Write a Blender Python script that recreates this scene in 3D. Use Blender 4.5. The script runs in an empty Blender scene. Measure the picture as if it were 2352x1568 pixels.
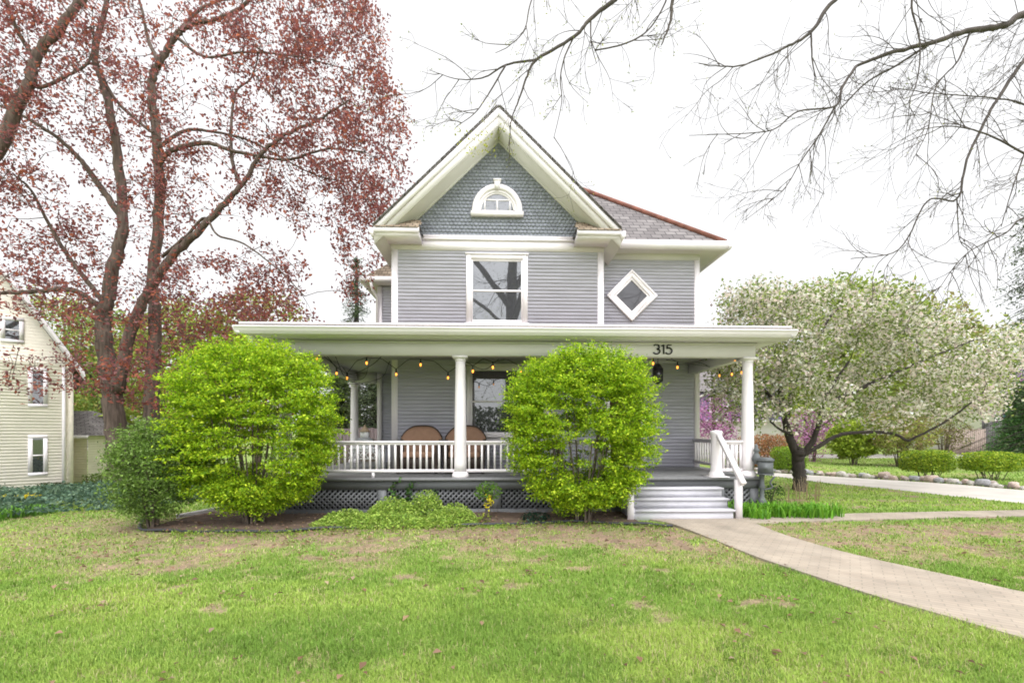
import bpy, math, random
import numpy as np
from mathutils import Vector
R = math.radians
rng = np.random.default_rng(7)
random.seed(7)
S = bpy.context.scene
COL = S.collection

# ------------------------------------------------------------------ camera, sky, sun, exposure
EYE = 1.6
YAW = R(2.0)
cam = bpy.data.cameras.new('camera')
cam.sensor_width = 36.0
cam.lens = 16.36
cam.shift_y = 0.0876
cam.clip_end = 2000
co = bpy.data.objects.new('camera', cam)
COL.objects.link(co)
co.location = (0, 0, EYE)
co.rotation_euler = (R(90), 0, -YAW)
S.camera = co
S.render.resolution_x, S.render.resolution_y = 1024, 682
S.cycles.filter_width = 1.8
S.cycles.max_bounces = 8
S.cycles.transparent_max_bounces = 8

SUN_EL, SUN_AZ = 58.0, 162.0          # azimuth clockwise from +Y: behind the camera, a little to the right
w = bpy.data.worlds.new('World')
S.world = w
w.use_nodes = True
nt = w.node_tree
bg = nt.nodes['Background']
sky = nt.nodes.new('ShaderNodeTexSky')
sky.sky_type = 'NISHITA'
sky.sun_disc = False
sky.sun_elevation = R(SUN_EL)
sky.sun_rotation = R(SUN_AZ)
mx = nt.nodes.new('ShaderNodeMixRGB')   # overcast: the cloud sheet hides nearly all of the blue
mx.inputs['Fac'].default_value = 0.93
mx.inputs['Color2'].default_value = (11.3, 11.3, 11.4, 1)
nt.links.new(sky.outputs['Color'], mx.inputs['Color1'])
# thin overcast: the cloud is brightest round the hidden sun
tcw = nt.nodes.new('ShaderNodeTexCoord'); dt = nt.nodes.new('ShaderNodeVectorMath'); dt.operation = 'DOT_PRODUCT'
dt.inputs[1].default_value = (math.sin(R(SUN_AZ)) * math.cos(R(SUN_EL)), math.cos(R(SUN_AZ)) * math.cos(R(SUN_EL)), math.sin(R(SUN_EL)))
nt.links.new(tcw.outputs['Generated'], dt.inputs[0])
mr = nt.nodes.new('ShaderNodeMapRange'); mr.interpolation_type = 'SMOOTHERSTEP'
mr.inputs[1].default_value = 0.15; mr.inputs[2].default_value = 1.0; mr.inputs[3].default_value = 1.0; mr.inputs[4].default_value = 3.0
nt.links.new(dt.outputs['Value'], mr.inputs[0])
ml = nt.nodes.new('ShaderNodeVectorMath'); ml.operation = 'SCALE'
nt.links.new(mx.outputs['Color'], ml.inputs[0]); nt.links.new(mr.outputs[0], ml.inputs['Scale'])
nt.links.new(ml.outputs[0], bg.inputs['Color'])
bg.inputs['Strength'].default_value = 0.069
sl = bpy.data.lights.new('sun', 'SUN')
sl.energy = 1.0
sl.angle = R(18)
sl.color = (1.0, 0.985, 0.965)
so = bpy.data.objects.new('sun', sl)
COL.objects.link(so)
az, el = R(SUN_AZ), R(SUN_EL)
sd = Vector((math.sin(az) * math.cos(el), math.cos(az) * math.cos(el), math.sin(el)))
so.rotation_euler = sd.to_track_quat('Z', 'Y').to_euler()
S.view_settings.view_transform = 'Standard'
S.view_settings.look = 'None'
S.view_settings.gamma = 1.0
S.view_settings.exposure = 0.62

# ------------------------------------------------------------------ measuring helpers
F = 1069.0
CY, SY_ = math.cos(YAW), math.sin(YAW)
def at(x, y, Y):
    """world point seen at photo position x,y (2352 wide) at house depth Y"""
    u, v = (x - 1176) / F, (990 - y) / F
    t = Y / (CY - u * SY_)
    return np.array((t * (SY_ + u * CY), Y, EYE + t * v))
def gnd(x, y, z=0.0):
    u, v = (x - 1176) / F, (990 - y) / F
    t = (z - EYE) / v
    return np.array((t * (SY_ + u * CY), t * (CY - u * SY_), z))
def sstep(a, b, x):
    t = np.clip((np.asarray(x, float) - a) / (b - a), 0, 1)
    return t * t * (3 - 2 * t)
_tab = np.random.default_rng(3).random((256, 256))
def vnoise(x, y):
    x = np.asarray(x, float); y = np.asarray(y, float)
    xi, yi = np.floor(x).astype(int), np.floor(y).astype(int)
    fx, fy = x - xi, y - yi
    fx = fx * fx * (3 - 2 * fx); fy = fy * fy * (3 - 2 * fy)
    a = _tab[xi % 256, yi % 256]; b = _tab[(xi + 1) % 256, yi % 256]
    c = _tab[xi % 256, (yi + 1) % 256]; d = _tab[(xi + 1) % 256, (yi + 1) % 256]
    return (a * (1 - fx) + b * fx) * (1 - fy) + (c * (1 - fx) + d * fx) * fy
def fnoise(x, y, o=4):
    s = 0; a = 1; n = 0
    for i in range(o):
        s = s + a * vnoise(x * 2 ** i + 17 * i, y * 2 ** i + 31 * i); n += a; a *= .55
    return s / n

# ------------------------------------------------------------------ objects
class MB:
    """collects geometry for ONE mesh object"""
    def __init__(s):
        s.v = []; s.f = []; s.c = []; s.n = 0
    def add(s, v, f, c=None):
        v = np.asarray(v, float).reshape(-1, 3)
        s.v.append(v)
        if isinstance(f, np.ndarray):
            s.f.append(f.astype(np.int64) + s.n)
        else:
            by = {}
            for q in f: by.setdefault(len(q), []).append(q)
            for k in by: s.f.append(np.array(by[k], np.int64) + s.n)
        if c is not None:
            c = np.asarray(c, float)
            if c.ndim == 1: c = np.tile(c, (len(v), 1))
            s.c.append(c)
        s.n += len(v)
        return s
    def box(s, x0, x1, y0, y1, z0, z1):
        v = [(x, y, z) for z in (z0, z1) for y in (y0, y1) for x in (x0, x1)]
        return s.add(v, [(0, 2, 3, 1), (4, 5, 7, 6), (0, 1, 5, 4), (2, 6, 7, 3), (0, 4, 6, 2), (1, 3, 7, 5)])
    def bar(s, p, q, w, h, up=(0, 0, 1)):
        """box section w wide, h tall (along up) from p to q"""
        p = np.array(p, float); q = np.array(q, float); t = q - p; t /= np.linalg.norm(t)
        up = np.array(up, float)
        a = np.cross(t, up); a /= np.linalg.norm(a); b = np.cross(a, t)
        v = []
        for o in (p, q):
            for i, j in ((-1, -1), (1, -1), (1, 1), (-1, 1)):
                v.append(o + a * i * w / 2 + b * j * h / 2)
        return s.add(v, [(3, 2, 1, 0), (4, 5, 6, 7), (0, 1, 5, 4), (1, 2, 6, 5), (2, 3, 7, 6), (3, 0, 4, 7)])
    def prism(s, pts, d):
        """closed polygon pts extruded by vector d"""
        pts = np.array(pts, float); n = len(pts); d = np.array(d, float)
        f = [tuple(range(n))[::-1], tuple(range(n, 2 * n))]
        f += [(i, (i + 1) % n, n + (i + 1) % n, n + i) for i in range(n)]
        return s.add(np.vstack((pts, pts + d)), f)
    def lathe(s, prof, c, seg=24, axis=None):
        c = np.array(c, float); v = []
        for r, z in prof:
            for k in range(seg):
                a = 2 * math.pi * k / seg
                v.append((c[0] + r * math.cos(a), c[1] + r * math.sin(a), c[2] + z))
        f = []
        for i in range(len(prof) - 1):
            for k in range(seg):
                k2 = (k + 1) % seg
                f.append((i * seg + k, i * seg + k2, (i + 1) * seg + k2, (i + 1) * seg + k))
        f.append(tuple(range(seg))[::-1]); f.append(tuple(range((len(prof) - 1) * seg, len(prof) * seg)))
        return s.add(v, f)
    def tube(s, P, r, n=6, c=None, closed_ends=True):
        P = np.asarray(P, float); m = len(P)
        r = np.full(m, r, float) if np.isscalar(r) else np.asarray(r, float)
        T = np.gradient(P, axis=0); T /= (np.linalg.norm(T, axis=1)[:, None] + 1e-9)
        ref = np.array((0.31, 0.95, 0.05)) if abs(T[0, 1]) < .8 else np.array((0.9, 0.1, 0.42))
        A = np.cross(T, ref); A /= (np.linalg.norm(A, axis=1)[:, None] + 1e-9); B = np.cross(T, A)
        th = np.arange(n) * 2 * math.pi / n
        V = P[:, None, :] + r[:, None, None] * (np.cos(th)[None, :, None] * A[:, None, :] + np.sin(th)[None, :, None] * B[:, None, :])
        i = np.arange(m - 1)[:, None] * n; k = np.arange(n)[None, :]; k2 = (k + 1) % n
        Fq = np.stack((i + k, i + k2, i + n + k2, i + n + k), -1).reshape(-1, 4)
        base = s.n
        s.add(V.reshape(-1, 3), Fq, c)
        if closed_ends:
            s.f.append(np.array([list(range(n))[::-1], list(range((m - 1) * n, m * n))], np.int64) + base)
        return s
    def build(s, name, mat, parent=None, smooth=False):
        me = bpy.data.meshes.new(name)
        V = np.vstack(s.v)
        me.vertices.add(len(V)); me.vertices.foreach_set('co', V.astype(np.float32).ravel())
        L = np.concatenate([f.ravel() for f in s.f])
        tot = np.concatenate([np.full(len(f), f.shape[1], np.int64) for f in s.f])
        st = np.concatenate(([0], np.cumsum(tot)[:-1]))
        me.loops.add(len(L)); me.loops.foreach_set('vertex_index', L.astype(np.int32))
        me.polygons.add(len(tot)); me.polygons.foreach_set('loop_start', st.astype(np.int32))
        if smooth: me.polygons.foreach_set('use_smooth', np.ones(len(tot), bool))
        if s.c:
            C = np.vstack(s.c); C = np.hstack((C, np.ones((len(C), 1))))
            a = me.color_attributes.new('tint', 'FLOAT_COLOR', 'POINT')
            a.data.foreach_set('color', C.astype(np.float32).ravel())
        me.update(calc_edges=True); me.validate()
        me.materials.append(mat)
        o = bpy.data.objects.new(name, me); COL.objects.link(o)
        if parent is not None: o.parent = parent
        return o
def tag(o, label=None, cat=None, group=None, kind=None):
    if label: o['label'] = label
    if cat: o['category'] = cat
    if group: o['group'] = group
    if kind: o['kind'] = kind
    return o
def thing(name, label, cat, loc=(0, 0, 0), group=None):
    o = bpy.data.objects.new(name, None); COL.objects.link(o)
    o.location = loc
    o.empty_display_size = .2
    return tag(o, label, cat, group)
def child(b, name, mat, root, smooth=False):
    """build b (written in world coordinates) as a part of root"""
    o = b.build(name, mat, root, smooth)
    p = root; off = Vector((0, 0, 0))
    while p is not None:
        off += p.location; p = p.parent
    o.data.transform(__import__('mathutils').Matrix.Translation(-off))
    return o
def dup(root, loc, label=None, rotz=0, scale=1):
    r = root.copy(); COL.objects.link(r); r.location = loc; r.rotation_euler = (0, 0, rotz); r.scale = (scale,) * 3
    if label: r['label'] = label
    for ch in list(root.children):
        c = ch.copy(); COL.objects.link(c); c.parent = r
        for g in ch.children:
            d = g.copy(); COL.objects.link(d); d.parent = c
    return r

# ------------------------------------------------------------------ materials
def mat(name, col, rough=.6, var=.12, scale=4.0, bump=0.0, bscale=60.0, col2=None, spec=.4, stretch=(1, 1, 1)):
    m = bpy.data.materials.new(name); m.use_nodes = True
    n = m.node_tree.nodes; l = m.node_tree.links; p = n['Principled BSDF']
    p.inputs['Roughness'].default_value = rough
    p.inputs['Specular IOR Level'].default_value = spec
    tc = n.new('ShaderNodeTexCoord'); mp = n.new('ShaderNodeMapping'); mp.inputs['Scale'].default_value = stretch
    l.new(tc.outputs['Object'], mp.inputs['Vector'])
    nz = n.new('ShaderNodeTexNoise'); nz.inputs['Scale'].default_value = scale; nz.inputs['Detail'].default_value = 6
    l.new(mp.outputs['Vector'], nz.inputs['Vector'])
    cr = n.new('ShaderNodeValToRGB')
    c = np.array(col)
    a, b = (c * (1 - var), np.minimum(c * (1 + var), 1)) if col2 is None else (c, np.array(col2))
    cr.color_ramp.elements[0].position = .32; cr.color_ramp.elements[1].position = .68
    cr.color_ramp.elements[0].color = (*a, 1); cr.color_ramp.elements[1].color = (*b, 1)
    l.new(nz.outputs['Fac'], cr.inputs['Fac']); l.new(cr.outputs['Color'], p.inputs['Base Color'])
    if bump:
        n2 = n.new('ShaderNodeTexNoise'); n2.inputs['Scale'].default_value = bscale; n2.inputs['Detail'].default_value = 5
        l.new(mp.outputs['Vector'], n2.inputs['Vector'])
        bp = n.new('ShaderNodeBump'); bp.inputs['Strength'].default_value = bump; bp.inputs['Distance'].default_value = .01
        l.new(n2.outputs['Fac'], bp.inputs['Height']); l.new(bp.outputs['Normal'], p.inputs['Normal'])
    return m
def leafmat(name, trans=.35, rough=.5):
    """colour comes from the per-leaf tint; light passes through the blade"""
    m = bpy.data.materials.new(name); m.use_nodes = True
    n = m.node_tree.nodes; l = m.node_tree.links; p = n['Principled BSDF']; out = n['Material Output']
    at_ = n.new('ShaderNodeAttribute'); at_.attribute_name = 'tint'
    p.inputs['Roughness'].default_value = rough; p.inputs['Specular IOR Level'].default_value = .25
    l.new(at_.outputs['Color'], p.inputs['Base Color'])
    tr = n.new('ShaderNodeBsdfTranslucent'); l.new(at_.outputs['Color'], tr.inputs['Color'])
    mx = n.new('ShaderNodeMixShader'); mx.inputs['Fac'].default_value = trans
    l.new(p.outputs[0], mx.inputs[1]); l.new(tr.outputs[0], mx.inputs[2]); l.new(mx.outputs[0], out.inputs['Surface'])
    return m
def glassmat(name, refl, dark):
    m = bpy.data.materials.new(name); m.use_nodes = True
    n = m.node_tree.nodes; l = m.node_tree.links; out = n['Material Output']; p = n['Principled BSDF']
    p.inputs['Base Color'].default_value = (*dark, 1); p.inputs['Roughness'].default_value = .3
    g = n.new('ShaderNodeBsdfGlossy'); g.inputs['Roughness'].default_value = .015; g.inputs['Color'].default_value = (.95, .97, 1, 1)
    nz = n.new('ShaderNodeTexNoise'); nz.inputs['Scale'].default_value = 1.3
    tc = n.new('ShaderNodeTexCoord'); l.new(tc.outputs['Object'], nz.inputs['Vector'])
    bp = n.new('ShaderNodeBump'); bp.inputs['Strength'].default_value = .02; bp.inputs['Distance'].default_value = .05
    l.new(nz.outputs['Fac'], bp.inputs['Height']); l.new(bp.outputs['Normal'], g.inputs['Normal'])
    mx = n.new('ShaderNodeMixShader'); mx.inputs['Fac'].default_value = refl
    l.new(p.outputs[0], mx.inputs[1]); l.new(g.outputs[0], mx.inputs[2]); l.new(mx.outputs[0], out.inputs['Surface'])
    return m
def emit(name, col, st):
    m = bpy.data.materials.new(name); m.use_nodes = True
    p = m.node_tree.nodes['Principled BSDF']
    p.inputs['Base Color'].default_value = (*col, 1); p.inputs['Emission Color'].default_value = (*col, 1); p.inputs['Emission Strength'].default_value = st
    return m
def brickmat(name, c1, c2, mortar, w, h, rot=0, rough=.85, msize=.006):
    m = mat(name, c1, rough)
    n = m.node_tree.nodes; l = m.node_tree.links; p = n['Principled BSDF']
    tc = n.new('ShaderNodeTexCoord'); mp = n.new('ShaderNodeMapping'); mp.inputs['Rotation'].default_value = (0, 0, rot)
    l.new(tc.outputs['Object'], mp.inputs['Vector'])
    b = n.new('ShaderNodeTexBrick'); b.inputs['Scale'].default_value = 1
    b.inputs['Brick Width'].default_value = w; b.inputs['Row Height'].default_value = h; b.inputs['Mortar Size'].default_value = msize
    b.inputs['Color1'].default_value = (*c1, 1); b.inputs['Color2'].default_value = (*c2, 1); b.inputs['Mortar'].default_value = (*mortar, 1)
    l.new(mp.outputs['Vector'], b.inputs['Vector'])
    nz = n.new('ShaderNodeTexNoise'); nz.inputs['Scale'].default_value = 2.2; nz.inputs['Detail'].default_value = 8
    l.new(tc.outputs['Object'], nz.inputs['Vector'])
    mr = n.new('ShaderNodeMapRange'); mr.inputs[1].default_value = .3; mr.inputs[2].default_value = .7; mr.inputs[3].default_value = .78; mr.inputs[4].default_value = 1.12
    l.new(nz.outputs['Fac'], mr.inputs[0])
    mu = n.new('ShaderNodeMixRGB'); mu.blend_type = 'MULTIPLY'; mu.inputs['Fac'].default_value = 1
    l.new(b.outputs['Color'], mu.inputs['Color1']); l.new(mr.outputs[0], mu.inputs['Color2'])
    l.new(mu.outputs['Color'], p.inputs['Base Color'])
    bp = n.new('ShaderNodeBump'); bp.inputs['Strength'].default_value = .5; bp.inputs['Distance'].default_value = .004; bp.invert = True
    l.new(b.outputs['Fac'], bp.inputs['Height']); l.new(bp.outputs['Normal'], p.inputs['Normal'])
    return m

WHITE = mat('white_paint', (.84, .79, .815), .45, .05, 1.5, .05, 40)
CREAM = mat('soffit_paint', (.715, .685, .68), .6, .05, 1.2)
SIDING = mat('grey_siding', (.435, .425, .495), .55, .09, 2.0, .08, 50, stretch=(1, 1, 8))
SCALE = mat('slate_blue_shingle', (.25, .262, .308), .7, .16, 9.0, .15, 60)
GREYP = mat('porch_grey_paint', (.15, .153, .162), .5, .10, 3.0, .05, 40)
FLOORP = mat('porch_floor_paint', (.19, .19, .195), .45, .12, 3.0, .05, 40, stretch=(8, 1, 1))
STEPP = mat('step_paint', (.58, .57, .61), .8, .08, 3.0, .04, 50, spec=.15)
CEILP = mat('ceiling_paint', (.50, .49, .47), .6, .06, 1.0)
DARK = mat('painted_shade', (.012, .012, .014), .9)  # shade as colour: near-black for under the porch and the birdhouse holes
SLATE = brickmat('slate_roof', (.125, .11, .11), (.225, .205, .20), (.05, .045, .045), .28, .16, msize=.012)
CEDAR = brickmat('cedar_shingle', (.20, .145, .10), (.34, .27, .20), (.06, .045, .03), .16, .11, msize=.01)
RIDGE = mat('terracotta_ridge', (.20, .075, .05), .7, .3, 6)
GLASS = glassmat('window_glass', .15, (.012, .013, .016))
GLASSD = glassmat('dark_window_glass', .035, (.025, .022, .028))
BLACK = mat('black_metal', (.012, .012, .012), .45)
BARK = mat('grey_brown_bark', (.11, .08, .064), .9, .45, 5, 1.0, 14, stretch=(3, 3, .35))
BARKD = mat('dark_bark', (.045, .036, .032), .9, .3, 6, .6, 30, stretch=(3, 3, .6))
BARKT = mat('twig_bark', (.085, .07, .064), .9, .3, 6, .6, 30)
LEAF = leafmat('leaf')
BLADE = leafmat('grass_blade', .3, .6)
PETAL = leafmat('petal', .4, .6)
SOIL = mat('garden_soil', (.085, .058, .042), .95, .45, 7, .9, 45, col2=(.17, .115, .085))
CONC = mat('concrete', (.50, .46, .42), .85, .10, 1.5, .15, 90)
PAVER = brickmat('pavers', (.38, .315, .25), (.33, .28, .225), (.275, .235, .19), .20, .07, R(38))
STONE = mat('field_stone', (.36, .33, .31), .85, .3, 7, .3, 30, col2=(.58, .53, .49))
BROWN = mat('brown_cushion', (.31, .185, .125), .85, .1, 8, .1, 120)
WICKER = mat('dark_wicker', (.05, .035, .028), .7, .3, 60, .6, 120)
IRON = mat('grey_cast_metal', (.125, .135, .14), .5, .12, 8, .2, 60)

# ------------------------------------------------------------------ ground
BED_EDGE = [gnd(332, 1190), gnd(322, 1205), gnd(332, 1217), gnd(440, 1221), gnd(600, 1221), gnd(780, 1213), gnd(930, 1210), gnd(1080, 1207), gnd(1300, 1199), gnd(1450, 1203), gnd(1545, 1207)]
bedx = np.array([p[0] for p in BED_EDGE[2:]]); bedy = np.array([p[1] for p in BED_EDGE[2:]])
PL = [gnd(*p) for p in ((1462, 1190), (1500, 1194), (1552, 1206), (1640, 1240), (1740, 1280), (1865, 1322), (2000, 1366), (2170, 1415), (2352, 1467), (2700, 1560))]
PR = [gnd(*p) for p in ((1690, 1187), (1720, 1194), (1742, 1205), (1800, 1228), (1900, 1258), (2000, 1283), (2100, 1305), (2225, 1332), (2352, 1361), (2700, 1430))]
SP_T = [gnd(*p) for p in ((1700, 1187), (1800, 1186), (1930, 1180), (2100, 1176), (2352, 1171), (2900, 1160))]
SP_B = [gnd(*p) for p in ((1735, 1203), (1830, 1198), (1930, 1195), (2100, 1191), (2352, 1185), (2900, 1172))]
DR_N = [gnd(*p) for p in ((3400, 1240), (2700, 1186), (2352, 1156), (2200, 1141), (2050, 1124), (1870, 1106), (1780, 1094), (1700, 1086))]
DR_F = [gnd(*p) for p in ((3400, 1190), (2700, 1148), (2352, 1126), (2200, 1113), (2050, 1103), (1870, 1092), (1790, 1087), (1700, 1080))]
def inpoly(x, y, poly):
    x = np.asarray(x); y = np.asarray(y); r = np.zeros(x.shape, bool); n = len(poly); j = n - 1
    for i in range(n):
        xi, yi = poly[i][0], poly[i][1]; xj, yj = poly[j][0], poly[j][1]
        c = ((yi > y) != (yj > y)) & (x < (xj - xi) * (y - yi) / (yj - yi + 1e-12) + xi)
        r ^= c; j = i
    return r
PATHP = PL + PR[::-1]; SIDEP = SP_T + SP_B[::-1]; DRIVEP = DR_N + DR_F[::-1]
def hz(x, y):
    """ground height: level round the house, falling away to the left behind"""
    x = np.asarray(x, float); y = np.asarray(y, float)
    z = -.75 * sstep(-5.5, -13, x) * sstep(7.5, 16, y)
    z = z - .035 * fnoise(x * .9, y * .9, 2) * sstep(9.5, 8.0, y)
    return z
def bare(x, y):
    """0 = full grass, 1 = bare soil: wear by the bed, thatch patches in the lawn"""
    n1 = fnoise(x * 1.1, y * 1.6, 4); n2 = fnoise(x * 3.1 + 50, y * 4.2 + 9, 3)
    d = np.interp(x, bedx, bedy) - y
    edge = sstep(2.8, .9, d + (n1 - .5) * 3.2) * sstep(-9, -4, x) * sstep(-.1, .35, d + .2)
    left = sstep(6.0, 7.6, y + (n1 - .5) * 2) * sstep(-4, -5.3, x) * sstep(-10.5, -6.5, x) * sstep(10.0, 8.2, y) * .85
    spots = sstep(.56, .68, n2) * sstep(.42, .56, n1) * .9 * sstep(2.6, 4.2, y)
    tuft = sstep(.40, .58, fnoise(x * 6.5 + 21, y * 8.0, 3)); edge = edge * (.62 + .38 * tuft); left = left * (.62 + .38 * tuft)
    return np.clip(np.maximum(np.maximum(edge * sstep(.22, .50, n2 + .10), left), spots), 0, 1)
def inbed(x, y):
    d = y - np.interp(x, bedx, bedy)
    return (d > 0) & (y < 9.3) & (x > bedx[0] - .1) & (x < 2.55)

gx = np.unique(np.concatenate((np.linspace(-400, -40, 10), np.linspace(-40, -12, 25), np.arange(-12, 15, .09), np.linspace(15, 45, 25), np.linspace(45, 400, 10))))
gy = np.unique(np.concatenate((np.linspace(-60, 1.5, 14), np.arange(1.5, 12.5, .09), np.linspace(12.5, 60, 50), np.linspace(60, 700, 14))))
GX, GY = np.meshgrid(gx, gy)
GZ = hz(GX, GY)
path_any = inpoly(GX, GY, PATHP) | inpoly(GX, GY, SIDEP) | inpoly(GX, GY, DRIVEP)
nb = fnoise(GX * .7 + 3, GY * .7, 3)[..., None]; nf = fnoise(GX * 5, GY * 5, 3)[..., None]
green = np.array((.14, .22, .04)) * (1 - nb) * 1.1 + np.array((.21, .27, .055)) * nb * 1.1
nf2 = fnoise(GX * 11 + 5, GY * 11, 3)[..., None]; soil = np.array((.24, .165, .112)) * (.45 + .6 * nf + .5 * nf2)
b = bare(GX, GY)[..., None]
colr = green * (1 - b) + soil * b
g = MB()
nx, ny = len(gx), len(gy)
ii = (np.arange(ny - 1)[:, None] * nx + np.arange(nx - 1)[None, :]).ravel()
g.add(np.stack((GX, GY, GZ), -1).reshape(-1, 3), np.stack((ii, ii + 1, ii + nx + 1, ii + nx), -1), colr.reshape(-1, 3))
LAWN = mat('lawn', (.1, .17, .03), .95, .1)
_n = LAWN.node_tree.nodes; _l = LAWN.node_tree.links
_a = _n.new('ShaderNodeAttribute'); _a.attribute_name = 'tint'
_tc = _n.new('ShaderNodeTexCoord'); _nz = _n.new('ShaderNodeTexNoise'); _nz.inputs['Scale'].default_value = 35; _nz.inputs['Detail'].default_value = 6
_l.new(_tc.outputs['Object'], _nz.inputs['Vector'])
_mr = _n.new('ShaderNodeMapRange'); _mr.inputs[1].default_value = .3; _mr.inputs[2].default_value = .7; _mr.inputs[3].default_value = .6; _mr.inputs[4].default_value = 1.35
_l.new(_nz.outputs['Fac'], _mr.inputs[0])
_mu = _n.new('ShaderNodeMixRGB'); _mu.blend_type = 'MULTIPLY'; _mu.inputs['Fac'].default_value = 1
_l.new(_a.outputs['Color'], _mu.inputs['Color1']); _l.new(_mr.outputs[0], _mu.inputs['Color2']); _l.new(_mu.outputs['Color'], _n['Principled BSDF'].inputs['Base Color'])
_bp = _n.new('ShaderNodeBump'); _bp.inputs['Strength'].default_value = .7; _bp.inputs['Distance'].default_value = .02
_l.new(_nz.outputs['Fac'], _bp.inputs['Height']); _l.new(_bp.outputs['Normal'], _n['Principled BSDF'].inputs['Normal'])
tag(g.build('lawn', LAWN), 'green front lawn with worn brown patches', kind='structure')

def strip(name, A, B, m, z, label):
    g = MB(); A = np.array(A); B = np.array(B)
    A = smooth(A, 8); B = smooth(B, 8); n = len(A)
    A[:, 2] = z; B[:, 2] = z
    g.add(np.vstack((A, B)), [(i, i + 1, n + i + 1, n + i) for i in range(n - 1)])
    # edges turned down into the soil
    A2 = A.copy(); A2[:, 2] -= .08; B2 = B.copy(); B2[:, 2] -= .08
    g.add(np.vstack((A, A2)), [(i, i + 1, n + i + 1, n + i) for i in range(n - 1)])
    g.add(np.vstack((B, B2)), [(i, i + 1, n + i + 1, n + i) for i in range(n - 1)])
    return tag(g.build(name, m), label, kind='structure')
def smooth(P, k=6):
    """Catmull-Rom through P"""
    P = np.asarray(P, float); n = len(P)
    if n < 3:
        t = np.linspace(0, 1, k + 1)[:, None]; return P[0] * (1 - t) + P[-1] * t
    Q = np.vstack((2 * P[0] - P[1], P, 2 * P[-1] - P[-2])); out = []
    for i in range(n - 1):
        p0, p1, p2, p3 = Q[i:i + 4]
        t = np.linspace(0, 1, k, endpoint=False)[:, None]
        out.append(.5 * ((2 * p1) + (-p0 + p2) * t + (2 * p0 - 5 * p1 + 4 * p2 - p3) * t ** 2 + (-p0 + 3 * p1 - 3 * p2 + p3) * t ** 3))
    out.append(P[-1:])
    return np.vstack(out)
strip('brick_path', PL, PR, PAVER, .012, 'pale brick path running from the steps to the lower right')
strip('side_path', SP_T, SP_B, PAVER, .008, 'narrow brick path branching off to the right')
strip('driveway', DR_N, DR_F, CONC, .012, 'pale concrete driveway beside the stone border')
g = MB(); g.box(9, 60, 27, 31, -.1, .02); tag(g.build('road', CONC), 'pale side street behind the far lawn', kind='structure')
# planting soil of the front bed and of the bed behind the rocks
g = MB()
xs = np.linspace(bedx[0], 2.5, 120)
rows = []
for k, t in enumerate(np.linspace(0, 1, 14)):
    y0 = np.interp(xs, bedx, bedy); y = y0 + (9.2 - y0) * t
    y = np.where(xs < -4.4, y0 + np.maximum(.1, (9.6 - y0)) * t, y)
    rows.append(np.stack((xs, y, .010 + .035 * fnoise(xs * 3, y * 3, 3) * min(1, t * 5)), -1))
n = len(xs)
g.add(np.vstack(rows), [(r * n + i, r * n + i + 1, (r + 1) * n + i + 1, (r + 1) * n + i) for r in range(13) for i in range(n - 1)])
tag(g.build('garden_bed', SOIL, smooth=True), 'brown soil bed along the porch', kind='structure')
BF = np.array(DR_F) ; BF2 = BF + np.array((.9, 1.2, 0)) * .9
strip('mulch_bed', list(BF[1:7] + np.array((.15, .2, 0))), list(BF2[1:7]), mat('dark_mulch', (.05, .04, .036), .95, .5, 9, .9, 40), .02, 'dark mulch strip behind the stone border')

# ------------------------------------------------------------------ leaves and branches
def leaves(b, C, size, pal, up=.3, jit=.25, aspect=.55, fold=.18, hue=None):
    """one bent kite per centre in C"""
    C = np.asarray(C, float); N = len(C)
    nrm = rng.normal(size=(N, 3)); nrm /= np.linalg.norm(nrm, axis=1)[:, None]
    nrm = nrm * (1 - up) + np.array((0, 0, 1.)) * up; nrm /= np.linalg.norm(nrm, axis=1)[:, None]
    t = np.cross(nrm, rng.normal(size=(N, 3))); t /= np.linalg.norm(t, axis=1)[:, None]
    bb = np.cross(nrm, t)
    L = (size * (1 + jit * rng.normal(size=N)))[:, None]; L = np.clip(L, size * .4, size * 1.8)
    V = np.stack((C - t * L * .5, C + bb * L * aspect * .5 + nrm * L * fold, C + t * L * .5, C - bb * L * aspect * .5 + nrm * L * fold), 1)
    pal = np.asarray(pal, float)
    k = rng.integers(0, len(pal), N) if hue is None else np.clip((hue * len(pal)).astype(int), 0, len(pal) - 1)
    c = pal[k] * (1 + .18 * rng.normal(size=(N, 1))); c = np.clip(c, .002, .9)
    f = np.arange(4 * N).reshape(N, 4)
    b.add(V.reshape(-1, 3), f, np.repeat(c, 4, axis=0))
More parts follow.
